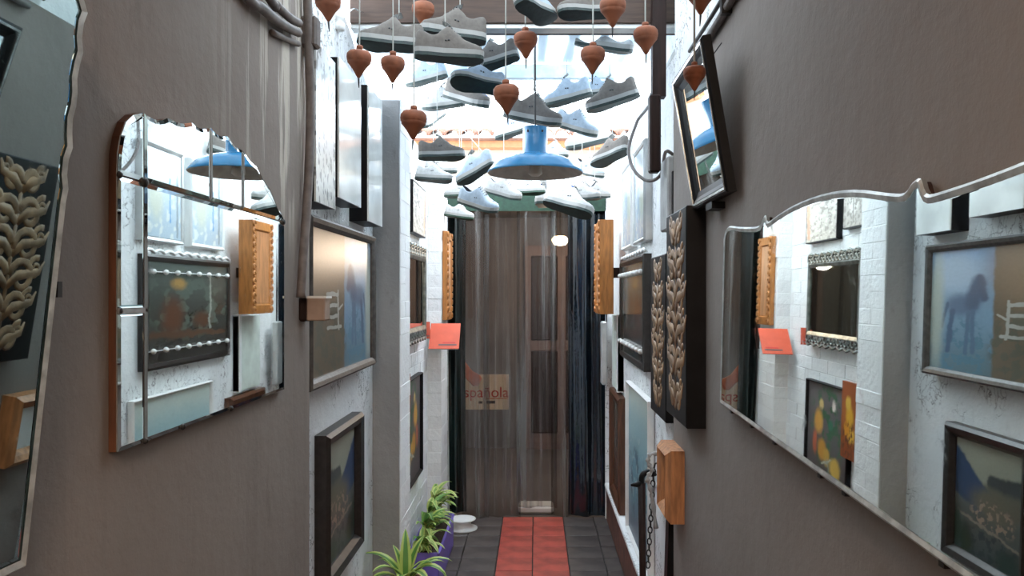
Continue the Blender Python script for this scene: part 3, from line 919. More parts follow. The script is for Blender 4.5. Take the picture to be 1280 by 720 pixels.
framed('seascape_painting', 'pale blue and sandy painting standing on the right ledge', 'painting', right_plane(.522), -4.20, -3.37, -1.272, -.47, .012, .03, M['whitepaint'], blue_m)
th = framed('brown_framed_picture', 'brown wooden framed dark picture on the right ledge nearest the curtain', 'picture', right_plane(.522), -4.98, -4.42, -1.272, -.60, .06, .045, M['wood'], dark_m)
# white drop panel, grey canvas, dark slot on the upper right wall
th = tag(mk('hanging_canvas', B((.475, 2.76, .235), (.524, 2.92, .50), bev=.006), M['greycanvas']), 'limp grey strip of canvas pinned to the right white wall above the carved panels', 'canvas')
th = tag(mk('slot_strip', B((.490, 2.735, .10), (.522, 2.758, .44)), M['black']), 'narrow black strip standing in for a dark slot between grey canvas and tilted mirror', 'board')  # darkness of a slot made as a black strip on the wall
th = tag(mk('meter_box', B((.44, 5.08, -.60), (.476, 5.19, -.18), bev=.008), M['steel']), 'grey metal box on the right jamb beneath the orange carved frame', 'box')
# cupboard door pale green near curtain, right
th = thing('white_shutter', 'tall white shutter leaf against the right wall by the navy curtain', 'shutter', (.5, 4.86, -1.27))
mk('stile', B((.485, 4.55, -.58), (.524, 4.585, -.12)), M['whitepaint'], th)
mk('leaf_panel', B((.49, 4.55, -.575), (.524, 4.90, -.13)), M['palegreen'], th)

# wooden box frame
PBX = right_plane(.49)
th = thing('wooden_box', 'small deep reddish wooden box frame at the lower right wall edge', 'box', (.49, 2.6, -.75))
frame_rails(PBX, -2.72, -2.52, -.755, -.515, [(0, 0), (0, .045), (.018, .062), (.035, .05), (.05, .03), (.05, 0)], M['tanwood'], th)
mk('inner_panel', plate(PBX, rect(-2.68, -2.56, -.72, -.55), .001, .03), M['paper'], th)
# leaning dark board at the lower right
tag(mk('leaning_board', B((.455, 2.74, FL), (.478, 2.80, -.80), Matrix.Rotation(.03, 3, 'Y'), Vector((.46, 2.77, FL))), M['black']), 'narrow black board standing on edge against the lower right wall corner', 'board')

# walking stick and chain
st = thing('walking_stick', 'dark brown walking stick with curved black handle leaning on the right', 'stick', (.42, 3.10, FL))
top = at(802, 604, 3.12)
mk('shaft', T([(.415, 3.06, FL), (top + Vector((.41, 3.06, FL))) / 2 + Vector((.012, 0, 0)), top], [.013, .014, .016], 10), M['darkpost'], st, True)
hp_ = smoothline([top, top + Vector((.002, 0, .028)), top + Vector((.02, 0, .045)), top + Vector((.045, 0, .040)), top + Vector((.05, 0, .030))], 4)
mk('handle', T(hp_, .012, 8), M['black'], st, True)
mk('handle_tip', T([top, top + Vector((-.02, -.005, -.004)), top + Vector((-.045, -.008, -.006))], [.014, .012, .004], 8), M['black'], st, True)
ch = thing('hanging_chain', 'dark metal chain hanging beside the walking stick on the right wall', 'chain', (.47, 3.2, -.85))
for i in range(17):
    p = at(817 - 7 * i / 16, 590 + 116 * i / 16, 3.20)
    bm = bmesh.new()
    pts = []
    for k in range(11):
        a = 2 * PI * k / 10
        v = Vector((.0085 * math.cos(a), 0, .0145 * math.sin(a)))
        if i % 2: v = Matrix.Rotation(PI / 2, 3, 'Z') @ v
        pts.append(p + v)
    tube(bm, pts, .0028, 6, False); mk('chain_link', bm, M['iron'], ch, True)
mk('hook', T([(.526, 3.21, -.70), (.50, 3.2, -.705), at(817, 587, 3.20)], .004, 6), M['iron'], ch)
rp = smoothline([(.526, 3.0, -.60), (.50, 3.0, -.62), at(813, 568, 3.0), at(810, 578, 3.0), at(815, 588, 3.0), at(809, 598, 3.0), at(814, 616, 3.0), at(820, 660, 3.0)], 5)
tag(mk('pale_rope', T(rp, [.005 + .003 * (i % 3) for i in range(len(rp))], 7), M['canvas_a'], None, True), 'knotted pale rag rope hanging from the right wall behind the walking stick', 'rope')

# dark post hanging on the right and cable loop
pst = thing('dark_wooden_post', 'dark brown wooden post hanging beside the beam on the right', 'post', (.40, 2.5, .40))
Yp = 2.80
mk('upper_batten', B((U(816) * Yp, Yp, V(120) * Yp), (U(833) * Yp, Yp + .05, 1.25), Matrix.Rotation(.004, 3, 'Y')), M['darkpost'], pst)
mk('lower_batten', B((U(812) * Yp, Yp - .008, V(215) * Yp), (U(826) * Yp, Yp + .045, V(118) * Yp), bev=.006), M['darkpost'], pst)
cb = smoothline([at(797, 150, 3.3), at(786, 185, 3.2), at(792, 212, 3.1), at(810, 226, 3.0), at(826, 218, 2.95), at(832, 190, 2.9), Vector((.53, 2.93, .53))], 5)
cable = tag(mk('white_cable', T([Vector((.548, 3.5, .895))] + cb, .007, 7), M['pipe'], None, True), 'grey white electric cable looping under the dark post', 'cable')

# ================================================================== CONDUITS, LEFT AND RIGHT
cv = thing('vertical_conduit', 'vertical brown conduit pipe at the end of the left grey wall', 'pipe', (-.63, 2.15, -.02))
pp = smoothline([onx(384, -14, -.632), onx(386, 60, -.632), onx(388, 140, -.632), onx(385, 235, -.632), onx(379, 320, -.632), onx(376, 372, -.632)], 5)
mk('pipe', T(pp, .0125, 10), M['pipe'], cv, True)
p = onx(386, 40, -.636); mk('coupling', B(p - Vector((.022, .022, .045)), p + Vector((.028, .022, .04)), bev=.006), M['pipe'], cv)
cl = thing('swept_conduits', 'pair of brown conduit pipes sweeping down the upper left wall', 'pipe', (-.63, 1.9, .7))
mk('pipe', T(smoothline([(-.636, .2, .80), (-.636, .9, .76), onx(298, -18, -.636), onx(325, 8, -.632), onx(352, 30, -.632), onx(373, 41, -.632)], 5), .012, 8), M['pipe'], cl, True)
mk('pipe', T(smoothline([(-.634, .25, .86), (-.634, 1.0, .82), onx(330, -12, -.634), onx(345, 6, -.632), onx(362, 22, -.632), onx(374, 29, -.632)], 5), .011, 8), M['pipe'], cl, True)
mk('pipe', T(smoothline([onx(340, 40, -.642), onx(360, 50, -.642), onx(373, 55, -.642)], 5), .008, 8), M['pipe'], cl, True)
eb = thing('electric_box', 'tan electric box on a dark brown base beside the horse painting', 'switch', (-.63, 2.13, -.08))
Yb = 2.11
mk('base_plate', B((-.652, Yb, V(402) * Yb), (U(383) * Yb, Yb + .06, V(370) * Yb), bev=.006), M['darkpost'], eb)
mk('cover', B((U(383) * Yb, Yb, V(401) * Yb), (U(406) * Yb, Yb + .055, V(372) * Yb), bev=.003), M['tanbox'], eb)
mk('lid_edge', B((U(383) * Yb, Yb - .002, V(373) * Yb), (U(408) * Yb, Yb + .056, V(370) * Yb)), M['whitepaint'], eb)
cr = thing('wall_conduit', 'dark conduit with brackets running along the upper right wall', 'pipe', (.47, 2.1, .72))
mk('pipe', T([onx(940, -40, .478), onx(914, 0, .478), onx(898, 28, .478), onx(884, 50, .478), onx(866, 74, .478)], .011, 8), M['pipe'], cr, True)
mk('pipe', T([onx(925, -40, .482), onx(902, 0, .482), onx(886, 26, .482), onx(862, 64, .482)], .006, 8), M['iron'], cr, True)
p = onx(908, 8, .478); mk('bracket', B(p - Vector((.014, .01, .02)), p + Vector((.016, .01, .02))), M['iron'], cr)
# small white plaster insulator by the left beam end
iw = thing('white_insulator', 'white porcelain insulator with wire beside the beam on the left', 'insulator', (-.64, 2.80, 1.0))
p0 = at(424, 28, 2.75)
bm = bmesh.new(); lathe(bm, [(0, .035), (.018, .03), (.022, .012), (.014, .004), (.022, -.008), (.018, -.03), (0, -.034)], p0, 14); mk('porcelain', bm, M['whitepaint'], iw, True)
mk('wire', T(smoothline([p0, at(440, 12, 2.78), at(450, 14, 2.8), (-.64, 2.86, 1.05)], 4), .003, 6), M['silver'], iw)
mk('pin', T([p0, (-.70, 2.78, V(28) * 2.75)], .006, 6), M['iron'], iw)

# ================================================================== CURTAIN
ct = thing('strip_curtain', 'clear plastic strip curtain with dark edge strips closing the passage end', 'curtain', (0, 5.25, FL))
def strip(px0, px1, ytop, ybot, Yc, amp, waves, mat, ph, name='strip'):
    bm = bmesh.new()
    nx_, nz = 56, 16
    x0, x1 = U(px0) * Yc, U(px1) * Yc
    z0, z1 = V(ybot) * Yc, V(ytop) * Yc
    rows = []
    for j in range(nz + 1):
        t = j / nz
        z = z0 + (z1 - z0) * t
        row = []
        for i in range(nx_ + 1):
            s = i / nx_
            y = Yc + 1.5 * amp * (.6 + .4 * t) * math.sin(s * waves * 2 * PI + ph + .5 * math.sin(t * 2.2 + ph)) + amp * .35 * math.sin(s * waves * 4.6 * PI + ph * 2 + t) + .006 * math.sin(t * 9 + s * 5 + ph)
            row.append(bm.verts.new((x0 + (x1 - x0) * s + .006 * math.sin(t * 4 + ph) * (1 - t), y, z)))
        rows.append(row)
    for A, C in zip(rows, rows[1:]):
        for i in range(nx_): bm.faces.new((A[i], A[i + 1], C[i + 1], C[i]))
    return mk(name, bm, mat, ct, True)
strip(577, 611, 244, 648, 5.235, .018, 1.1, M['pvc'], .2, 'clear_strip')
strip(604, 650, 242, 649, 5.265, .024, 1.4, M['pvc'], 1.3, 'clear_strip')
strip(646, 696, 242, 634, 5.235, .020, 1.3, M['pvc'], 2.6, 'clear_strip')
strip(688, 716, 242, 645, 5.265, .020, 1.0, M['pvc'], .9, 'clear_strip')
strip(710, 758, 240, 645, 5.23, .024, 1.5, M['navy'], .5, 'navy_strip')
strip(560, 582, 240, 640, 5.29, .010, 1.0, M['greenpvc'], 2.0, 'green_strip')
mk('valance', B((-.60, 5.20, .565), (.48, 5.216, .705)), M['outsole_g'], ct)
mk('rail', T([(-.60, 5.24, .70), (.48, 5.24, .70)], .012, 8), M['steel'], ct)
tag(mk('aluminium_post', B((U(551) * 5.21, 5.205, FL), (U(561) * 5.21, 5.22, V(430) * 5.21), Matrix.Rotation(-.008, 3, 'Y')), M['steel']), 'pale grey metal post standing between brick pier and green strip', 'post')
tag(mk('white_cloth', B((U(648) * 5.35, 5.31, FL), (U(692) * 5.35, 5.46, FL + .055), bev=.015), M['paper']), 'white folded cloth on the threshold under the clear curtain', 'cloth')

# sign behind the curtain
Ys = 5.34
sg = thing('shop_sign', 'cream sign with red lettering and an orange emblem behind the clear curtain', 'sign', (-.4, Ys, FL))
x0, x1 = U(566) * Ys, U(636) * Ys
z0, z1 = V(512) * Ys, V(468) * Ys
mk('board', B((x0, Ys, z0), (x1, Ys + .003, z1)), M['signboard'], sg)
mk('stand', B((x0 + .01, Ys + .003, FL), (x0 + .035, Ys + .02, z1 - .01)), M['darkpost'], sg)
def text(body, x, z, size, mat, parent, name, y, sx=1.0):
    c = bpy.data.curves.new(name, 'FONT'); c.body = body; c.size = size; c.extrude = .001
    o = bpy.data.objects.new(name, c); COL.objects.link(o)
    dg = bpy.context.evaluated_depsgraph_get()
    me = bpy.data.meshes.new_from_object(o.evaluated_get(dg))
    bpy.data.objects.remove(o)
    wd = max(v.co.x for v in me.vertices) - min(v.co.x for v in me.vertices)
    k = sx / wd
    bm = bmesh.new(); bm.from_mesh(me)
    for v in bm.verts: v.co = Vector((x + v.co.x * k, y - v.co.z - .0015, z + v.co.y))
    return mk(name, bm, mat, parent)
text('española', U(570.5) * Ys, V(496.5) * Ys, .105, M['signred'], sg, 'lettering', Ys, (U(635) - U(570.5)) * Ys)
mk('underline', B((U(606) * Ys, Ys - .002, V(498.6) * Ys), (U(635) * Ys, Ys, V(497.6) * Ys)), M['signorange'], sg)
mk('small_print', B((U(598) * Ys, Ys - .002, V(504.5) * Ys), (U(603) * Ys, Ys, V(501.5) * Ys)), M['signdark'], sg)
mk('small_print', B((U(608) * Ys, Ys - .002, V(504.5) * Ys), (U(619) * Ys, Ys, V(501.0) * Ys)), M['signdark'], sg)
bm = bmesh.new()
tube(bm, [at(560, 440, Ys - .004), at(575, 457, Ys - .004), at(586, 468, Ys - .004), at(596, 476, Ys - .004), at(600, 478, Ys - .004)], [.05, .045, .035, .045, .03], 12)
for v in bm.verts: v.co.y = Ys - .004 + (v.co.y - Ys + .004) * .08
mk('emblem', bm, M['signorange'], sg, True)

# warm lamp in the back room
lp = thing('room_lamp', 'lit round warm ceiling lamp seen through the clear curtain', 'lamp', at(700, 300, 6.6))
c = at(700, 300, 6.6)
bm = bmesh.new(); lathe(bm, [(0, .035), (.05, .03), (.075, 0), (.05, -.04), (0, -.05)], c, 20); mk('bulb', bm, M['bulb'], lp, True)
mk('cord', T([c + Vector((0, 0, .03)), (c.x, c.y, .765)], .006, 6), M['iron'], lp)
pl_ = bpy.data.lights.new('room_lamp_light', 'POINT'); pl_.energy = 9; pl_.color = (1, .82, .64); pl_.shadow_soft_size = .08
o = bpy.data.objects.new('room_lamp_light', pl_); COL.objects.link(o); o.location = c + Vector((0, -.12, -.12))

# ================================================================== BLUE PENDANT LAMP
Yl = 3.28
c = at(669, 216, Yl); c = Vector((c.x, c.y, c.z))
lm = thing('pendant_lamp', 'blue enamel pendant lamp shade hanging among the shoes', 'lamp', c)
bm = bmesh.new()
lathe(bm, [(.052, .192), (.052, .085), (.060, .078), (.085, .074), (.130, .062), (.175, .038), (.198, .010), (.205, .0), (.203, -.003)], c, 48)
mk('lamp_shade', bm, M['lampblue'], lm, True)
bm = bmesh.new(); lathe(bm, [(0, .183), (.048, .183), (.048, .082), (.080, .068), (.125, .056), (.170, .032), (.193, .006), (.203, -.003)], c, 48)
mk('shade_lining', bm, M['lampin'], lm, True)
bm = bmesh.new(); lathe(bm, [(0, .193), (.050, .193), (.052, .190), (.052, .185), (0, .185)], c, 32); mk('cap', bm, M['lampblue'], lm, True)
bm = bmesh.new(); lathe(bm, [(.022, .08), (.026, .02), (.030, -.004), (.018, -.014), (0, -.016)], c + Vector((-.055, 0, 0)) * 0, 16); mk('bulb_socket', bm, M['lampin'], lm, True)
mk('lamp_cord', T([c + Vector((0, 0, .19)), Vector((c.x, c.y, 1.09))], .004, 6), M['iron'], lm)
for dx in (-.03, .03):
    bm = bmesh.new(); lathe(bm, [(0, .004), (.005, .002), (.005, 0)], (0, 0, 0), 8)
    bmesh.ops.rotate(bm, cent=(0, 0, 0), matrix=Matrix.Rotation(PI / 2, 3, 'X'), verts=bm.verts)
    bmesh.ops.translate(bm, vec=c + Vector((dx, -math.sqrt(.052 ** 2 - dx ** 2), .17)), verts=bm.verts)
    mk('screw', bm, M['iron'], lm)

# ================================================================== SUPPORT WIRES BEYOND THE JOIST
wg = thing('wire_grid', 'thin wires strung across the open passage above the shoes', 'wire', (0, 4.5, 1.2))
GZ = 1.2
GY = set()
def support(x, y):
    if y < 2.86: return 1.253
    if y < 3.0: return 1.02
    if y < 4.06: return 1.052 + (y - 2.98) * .155
    GY.add(round(y, 4)); return GZ + (y - 4.05) * .105 * (-x / .66 if x < 0 else x / .56)

# ================================================================== SHOES
def lerp_tab(tab, t):
    for (a, x), (b, y) in zip(tab, tab[1:]):
        if a <= t <= b:
            k = (t - a) / (b - a); k = k * k * (3 - 2 * k) * .5 + k * .5
            return x + (y - x) * k
    return tab[-1][1]
WT = [(0, .012), (.02, .021), (.07, .029), (.2, .034), (.42, .033), (.58, .039), (.74, .045), (.86, .041), (.94, .031), (.985, .017), (1, .006)]
HT = [(0, .070), (.04, .080), (.10, .076), (.22, .060), (.30, .062), (.40, .092), (.47, .110), (.60, .080), (.72, .055), (.86, .040), (.95, .029), (1, .014)]
OT = [(0, 0), (.03, .004), (.07, .018), (.2, .026), (.32, .026), (.42, .020), (.47, .011), (.66, .007), (.69, 0), (1, 0)]
LS = .27
def zoff(t): return (.30 * (t - .70) ** 2 * LS * 1.6 if t > .70 else 0) + (.02 * (.12 - t) if t < .12 else 0)
def upper_bm(k=1.0, dz=0.0, n=34):
    bm = bmesh.new()
    st = []
    for i in range(n + 1):
        t = .5 - .5 * math.cos(PI * i / n)
        x = (t - .5) * LS * (1 if k == 1 else .985)
        w_, h_, o_ = lerp_tab(WT, t) * k, lerp_tab(HT, t) * (1 if k == 1 else .985), lerp_tab(OT, t)
        o_ = min(o_, w_ * .95)
        row = []
        for sgn in (1, -1):
            for q in range(7):
                s = q / 6 * PI / 2
                yy = o_ + (w_ - o_) * math.sin(s) ** .75
                zz = h_ * math.cos(s) ** .72 if q < 6 else 0
                row.append(bm.verts.new((x, sgn * yy, zz + zoff(t) + dz)))
        st.append(row)
    for A, C in zip(st, st[1:]):
        for b0 in (0, 7):
            for q in range(6): bm.faces.new((A[b0 + q], A[b0 + q + 1], C[b0 + q + 1], C[b0 + q]))
    for row in (st[0], st[-1]): bm.faces.new(row[:7] + row[7:][::-1])
    bmesh.ops.remove_doubles(bm, verts=bm.verts, dist=.0003)
    return bm
def sole_bm(z0, z1, k, n=34):
    bm = bmesh.new()
    rings = []
    for z in (z0, z1):
        L, Rr = [], []
        for i in range(n + 1):
            t = .5 - .5 * math.cos(PI * i / n)
            x = (t - .5) * LS * 1.02
            w_ = lerp_tab(WT, t) * k + .001
            L.append(bm.verts.new((x, w_, z + zoff(t)))); Rr.append(bm.verts.new((x, -w_, z + zoff(t))))
        rings.append((L, Rr))
    (L0, R0), (L1, R1) = rings
    for i in range(n):
        bm.faces.new((L0[i], L0[i + 1], L1[i + 1], L1[i])); bm.faces.new((R0[i], R1[i], R1[i + 1], R0[i + 1]))
        bm.faces.new((L0[i], R0[i], R0[i + 1], L0[i + 1])); bm.faces.new((L1[i], L1[i + 1], R1[i + 1], R1[i]))
    bm.faces.new((L0[0], L1[0], R1[0], R0[0])); bm.faces.new((L0[-1], R0[-1], R1[-1], L1[-1]))
    return bm
def tongue_bm():
    bm = bmesh.new(); rows = []
    for i in range(9):
        s = i / 8; t = .38 + .31 * s
        h_ = lerp_tab(HT, max(t, .44)) + zoff(t) - .003 + (.030 * (1 - s) ** 2)
        w_ = .020 - .008 * s
        rows.append([bm.verts.new(((t - .5) * LS, w_ * q, h_ - .004 * q * q)) for q in (-1, -.5, 0, .5, 1)])
    for A, C in zip(rows, rows[1:]):
        for q in range(4): bm.faces.new((A[q], A[q + 1], C[q + 1], C[q]))
    bmesh.ops.solidify(bm, geom=bm.faces[:], thickness=.004)
    return bm
def lace_bm():
    bm = bmesh.new()
    for i in range(5):
        t = .475 + .042 * i
        z = lerp_tab(HT, t) + zoff(t) + .002
        x = (t - .5) * LS
        tube(bm, [(x, -.019, z - .006), (x + .002, 0, z + .003), (x, .019, z - .006)], .0028, 6)
    return bm
def eyelet_bm():
    bm = bmesh.new()
    for i in range(5):
        t = .475 + .042 * i
        for sg_ in (1, -1):
            bmesh.ops.create_icosphere(bm, subdivisions=1, radius=.0042, matrix=Matrix.Translation(((t - .5) * LS, sg_ * .0215, lerp_tab(HT, t) + zoff(t) - .0065)))
    for i in range(2):
        t = .44 + .045 * i
        for sg_ in (1, -1):
            w_, h_ = lerp_tab(WT, t), lerp_tab(HT, t)
            bmesh.ops.create_icosphere(bm, subdivisions=1, radius=.0045, matrix=Matrix.Translation(((t - .5) * LS, sg_ * w_ * .985, h_ * .38)))
    return bm
def toe_bm():
    bm = bmesh.new(); rows = []
    for i in range(9):
        t = .83 + .17 * i / 8
        w_, h_ = lerp_tab(WT, t) + .0012, lerp_tab(HT, t) * .62
        rows.append([bm.verts.new(((t - .5) * LS * 1.006, w_ * math.sin(a), h_ * max(0, math.cos(a)) ** .5 * .98 + zoff(t))) for a in [(-1 + 2 * q / 10) * PI / 2 for q in range(11)]])
    for A, C in zip(rows, rows[1:]):
        for q in range(10): bm.faces.new((A[q], A[q + 1], C[q + 1], C[q]))
    return bm
SH = {}
def part_mesh(name, bm, mat, smooth=True):
    o = mk(name, bm, mat, None, smooth); me = o.data; bpy.data.objects.remove(o); return me
base = {'sole': part_mesh('sole', sole_bm(-.014, .006, 1.05), M['rubber'], False), 'tongue': part_mesh('tongue', tongue_bm(), M['canvas_a']),
        'laces': part_mesh('laces', lace_bm(), M['rubber']), 'eyelets': part_mesh('eyelets', eyelet_bm(), M['eyelet'])}
for key, um, lm_, om in (('w', 'canvas_a', 'lining_grey', 'outsole'), ('g', 'canvas_b', 'lining_dark', 'outsole'), ('b', 'canvas_c', 'lining_dark', 'outsole'), ('wb', 'canvas_a', 'lining_blue', 'outsole'), ('gb', 'canvas_b', 'lining_blue', 'outsole'), ('wg', 'canvas_a', 'lining_grey', 'outsole_g')):
    d = dict(base)
    d['upper'] = part_mesh('upper', upper_bm(), M[um])
    d['lining'] = part_mesh('lining', upper_bm(.94, .001), M[lm_])
    d['outsole'] = part_mesh('outsole', sole_bm(-.028, -.0135, 1.04), M[om], False)
    SH[key] = d

def cord_mesh():
    bm = bmesh.new(); tube(bm, [(0, 0, 0), (0, 0, .5), (0, 0, 1)], 1.0, 6)
    return part_mesh('string', bm, M['cord'])
CORD = cord_mesh()
def hang_string(root, p, r=.0022):
    """a string from point p (world) straight up to whatever holds it; child of the root"""
    top = support(p.x, p.y) - .006
    o = bpy.data.objects.new('string', CORD); COL.objects.link(o)
    mw = Matrix.Translation(p) @ Matrix.Diagonal((r, r, max(.02, top - p.z), 1))
    o.parent = root
    bpy.context.view_layer.update() if False else None
    o.matrix_local = root_matrix(root).inverted() @ mw
    return o
def root_matrix(o): return Matrix.LocRotScale(o.location, o.rotation_euler.to_quaternion(), o.scale)

SHOES = [
 # px, py, width px, Y, yaw, pitch, roll, kind, label
 (488, 44, 80, 2.72, 172, 6, 14, 'g', 'grey canvas shoe hanging at the left end of the brown beam, dark sole'),
 (567, 33, 80, 2.78, 190, 4, 8, 'g', 'grey canvas shoe hanging before the middle left of the brown beam'),
 (562, 58, 84, 2.62, 8, -3, 6, 'g', 'grey canvas shoe hanging below another just under the brown beam'),
 (615, 70, 62, 3.25, 165, -14, 8, 'g', 'grey shoe with toe down left of the clay top near the middle'),
 (598, 98, 68, 3.15, 200, 4, 34, 'b', 'pale blue shoe tilted to show its whole dark sole'),
 (531, 92, 52, 3.9, 170, -13, -4, 'b', 'pale blue shoe with grey toe hanging above the left clay top'),
 (553, 124, 54, 3.95, 172, -6, -6, 'wb', 'white shoe with blue lining hanging left of a toe-down grey shoe'),
 (585, 115, 56, 3.7, -28, -20, -6, 'gb', 'grey shoe with blue lining pointing toe down to the right'),
 (535, 140, 36, 4.44, 245, -30, 0, 'b', 'pale blue shoe partly hidden behind the lowest left clay top'),
 (552, 187, 56, 3.75, 12, 2, 12, 'g', 'grey shoe with dark sole hanging beside the left brick pillar'),
 (543, 217, 46, 4.25, -8, -6, 12, 'w', 'white shoe with dark sole just below another left of the lamp'),
 (550, 206, 44, 4.75, -10, -6, 0, 'w', 'pale shoe hidden behind two others left of the lamp'),
 (592, 209, 46, 4.25, 150, -24, 4, 'b', 'pale shoe pointing toe down beside the left rim of the blue lamp'),
 (599, 249, 50, 4.5, -18, -18, -12, 'b', 'pale blue shoe with toe down right below the left lamp rim'),
 (630, 236, 46, 4.66, -10, -16, -10, 'w', 'white shoe hanging directly under the left half of the lamp'),
 (660, 234, 42, 4.75, 8, 2, 12, 'wg', 'white shoe with green sole under the middle of the lamp'),
 (680, 246, 26, 5.00, 78, 0, 0, 'wb', 'white shoe seen from its heel end below the lamp'),
 (714, 252, 62, 4.36, -22, -18, 30, 'w', 'white laced shoe showing its dark sole below right lamp rim'),
 (730, 240, 38, 4.5, -35, -4, 0, 'wb', 'white shoe with bright blue lining below the right lamp rim'),
 (746, 239, 32, 4.75, 30, 0, 0, 'w', 'plain white shoe nearest the orange carved frame'),
 (668, 138, 70, 3.55, -14, -14, -4, 'g', 'brownish grey shoe hanging directly above the blue lamp'),
 (722, 153, 52, 4.14, -18, -20, -4, 'b', 'pale shoe pointing down right beside the shoe above the lamp'),
 (708, 115, 58, 3.9, 168, -13, 0, 'b', 'pale blue shoe with toe down left under the joist'),
 (745, 109, 40, 4.03, 165, -4, 0, 'b', 'pale blue shoe half hidden behind a grey topped shoe'),
 (763, 118, 64, 3.6, 172, -17, 2, 'g', 'grey topped shoe under the joist nearest the dark post'),
 (734, 170, 56, 4.64, 170, -12, 0, 'b', 'pale blue shoe above the right lamp rim with toe left'),
 (762, 189, 40, 4.25, 135, -14, 16, 'g', 'small grey shoe showing dark sole near the right gutter'),
 (641, 158, 48, 4.72, 168, -16, 4, 'b', 'pale blue shoe behind the grey shoe above the lamp'),
 (694, 187, 30, 4.88, -30, -10, 0, 'b', 'tiny pale shoe just behind the blue lamp neck'),
 (737, 210, 34, 4.98, -40, -16, 0, 'b', 'pale blue shoe right behind the right lamp rim'),
 (757, 47, 70, 3.35, -6, -12, -8, 'wb', 'white shoe with blue lining hanging below the beam on the right'),
 (666, 2, 42, 2.6, 60, 0, 20, 'b', 'shoe with dark sole cut off by the picture top above the middle'),
 (730, 6, 50, 2.66, 195, -6, 14, 'g', 'brownish shoe at the picture top before the right of the beam'),
 (575, 265, 34, 5.0, -10, -10, 8, 'wg', 'white shoe with green sole lowest beside the left curtain edge'),
 (574, 238, 30, 4.80, 170, -4, 8, 'wg', 'white shoe with green sole above the lowest left one'),
]
for px, py, wpx, Y, yaw, pit, rol, key, lab in SHOES:
    yw = math.radians(yaw); pt = math.radians(pit)
    L = wpx / 960 * Y / max(.45, abs(math.cos(yw)) * abs(math.cos(pt)))
    s = min(1.1, max(.72, L / LS))
    sg_ = -1 if math.cos(yw) >= 0 else 1
    rot = Matrix.Rotation(yw, 3, 'Z') @ Matrix.Rotation(-pt, 3, 'Y') @ Matrix.Rotation(sg_ * math.radians(rol), 3, 'X')
    c = at(px, py, Y)
    root = thing('canvas_shoe', lab, 'shoe', (0, 0, 0), 'canvas shoes hanging on strings')
    root.rotation_euler = rot.to_euler(); root.scale = (s, s, s)
    root.location = c - rot @ Vector((0, 0, .03)) * s
    for nm, me in SH[key].items():
        o = bpy.data.objects.new(nm, me); COL.objects.link(o); o.parent = root
        if nm == 'eyelets': o['kind'] = 'stuff'
    p = root_matrix(root) @ Vector((-.022, 0, .114))
    hang_string(root, p)

for x in (-.66, .56): mk('wire', T([(x, 4.05, GZ), (x, 9.99, GZ + .625)], .003, 6), M['cord'], wg)
for y in sorted(GY):
    mk('wire', T([(-.66, y, GZ + (y - 4.05) * .105), (0, y, GZ), (.56, y, GZ + (y - 4.05) * .105)], .0018, 6), M['cord'], wg)
# ================================================================== CLAY TOPS
bm = bmesh.new(); lathe(bm, [(0, .044), (.009, .044), (.012, .041), (.012, .031), (.010, .029), (.018, .0265), (.034, .023), (.0415, .014), (.0428, .002), (.0415, -.007), (.040, -.010)], n=28); TOPA = part_mesh('shoulder', bm, M['terracotta'])
bm = bmesh.new(); lathe(bm, [(.040, -.010), (.0385, -.0125), (.0395, -.015), (.032, -.024), (.0225, -.036), (.015, -.048), (.009, -.059), (.004, -.066), (0, -.067)], n=28); TOPB = part_mesh('cone', bm, M['terracotta'])
bm = bmesh.new(); tube(bm, [(0, 0, -.068), (.001, 0, -.088), (.002, 0, -.100)], [.0035, .0025, .0012], 6); TOPC = part_mesh('iron_tip', bm, M['iron'])
TOPS = [
 (410, 2, 32, 2.40, 'clay spinning top cut by the picture top left of the beam'),
 (449, 73, 31, 2.45, 'leftmost clay spinning top level with the pale panel tops'),
 (491, 80, 30, 2.55, 'clay spinning top under the left grey shoe'),
 (517, 149, 33, 2.46, 'lowest clay spinning top, near the left brick pillar'),
 (529, 12, 28, 2.80, 'clay spinning top before the beam between two grey shoes'),
 (633, 117, 33, 2.65, 'clay spinning top just left above the blue lamp'),
 (657, 50, 30, 2.70, 'clay spinning top just below the beam in the middle'),
 (741, 69, 31, 2.55, 'clay spinning top right of the middle above the joist'),
 (766, 8, 33, 2.45, 'clay spinning top before the right half of the beam'),
 (807, 44, 31, 2.50, 'clay spinning top beside the dark wooden post'),
 (868, 92, 28, 1.74, 'clay spinning top hanging before the small tilted mirror'),
 (876, -10, 36, 2.0, 'clay spinning top whose point shows at the picture top near the right wall'),
]
for px, py, wpx, Y, lab in TOPS:
    s = wpx / 960 * Y / .085
    root = thing('spinning_top', lab, 'spinning top', at(px, py, Y), 'clay spinning tops on strings')
    root.scale = (s, s, s); root.rotation_euler = (R.uniform(-.05, .05), R.uniform(-.05, .05), R.uniform(0, 3))
    for nm, me in (('shoulder', TOPA), ('cone', TOPB), ('iron_tip', TOPC)):
        o = bpy.data.objects.new(nm, me); COL.objects.link(o); o.parent = root
    hang_string(root, root_matrix(root) @ Vector((0, 0, .043)), .0024)

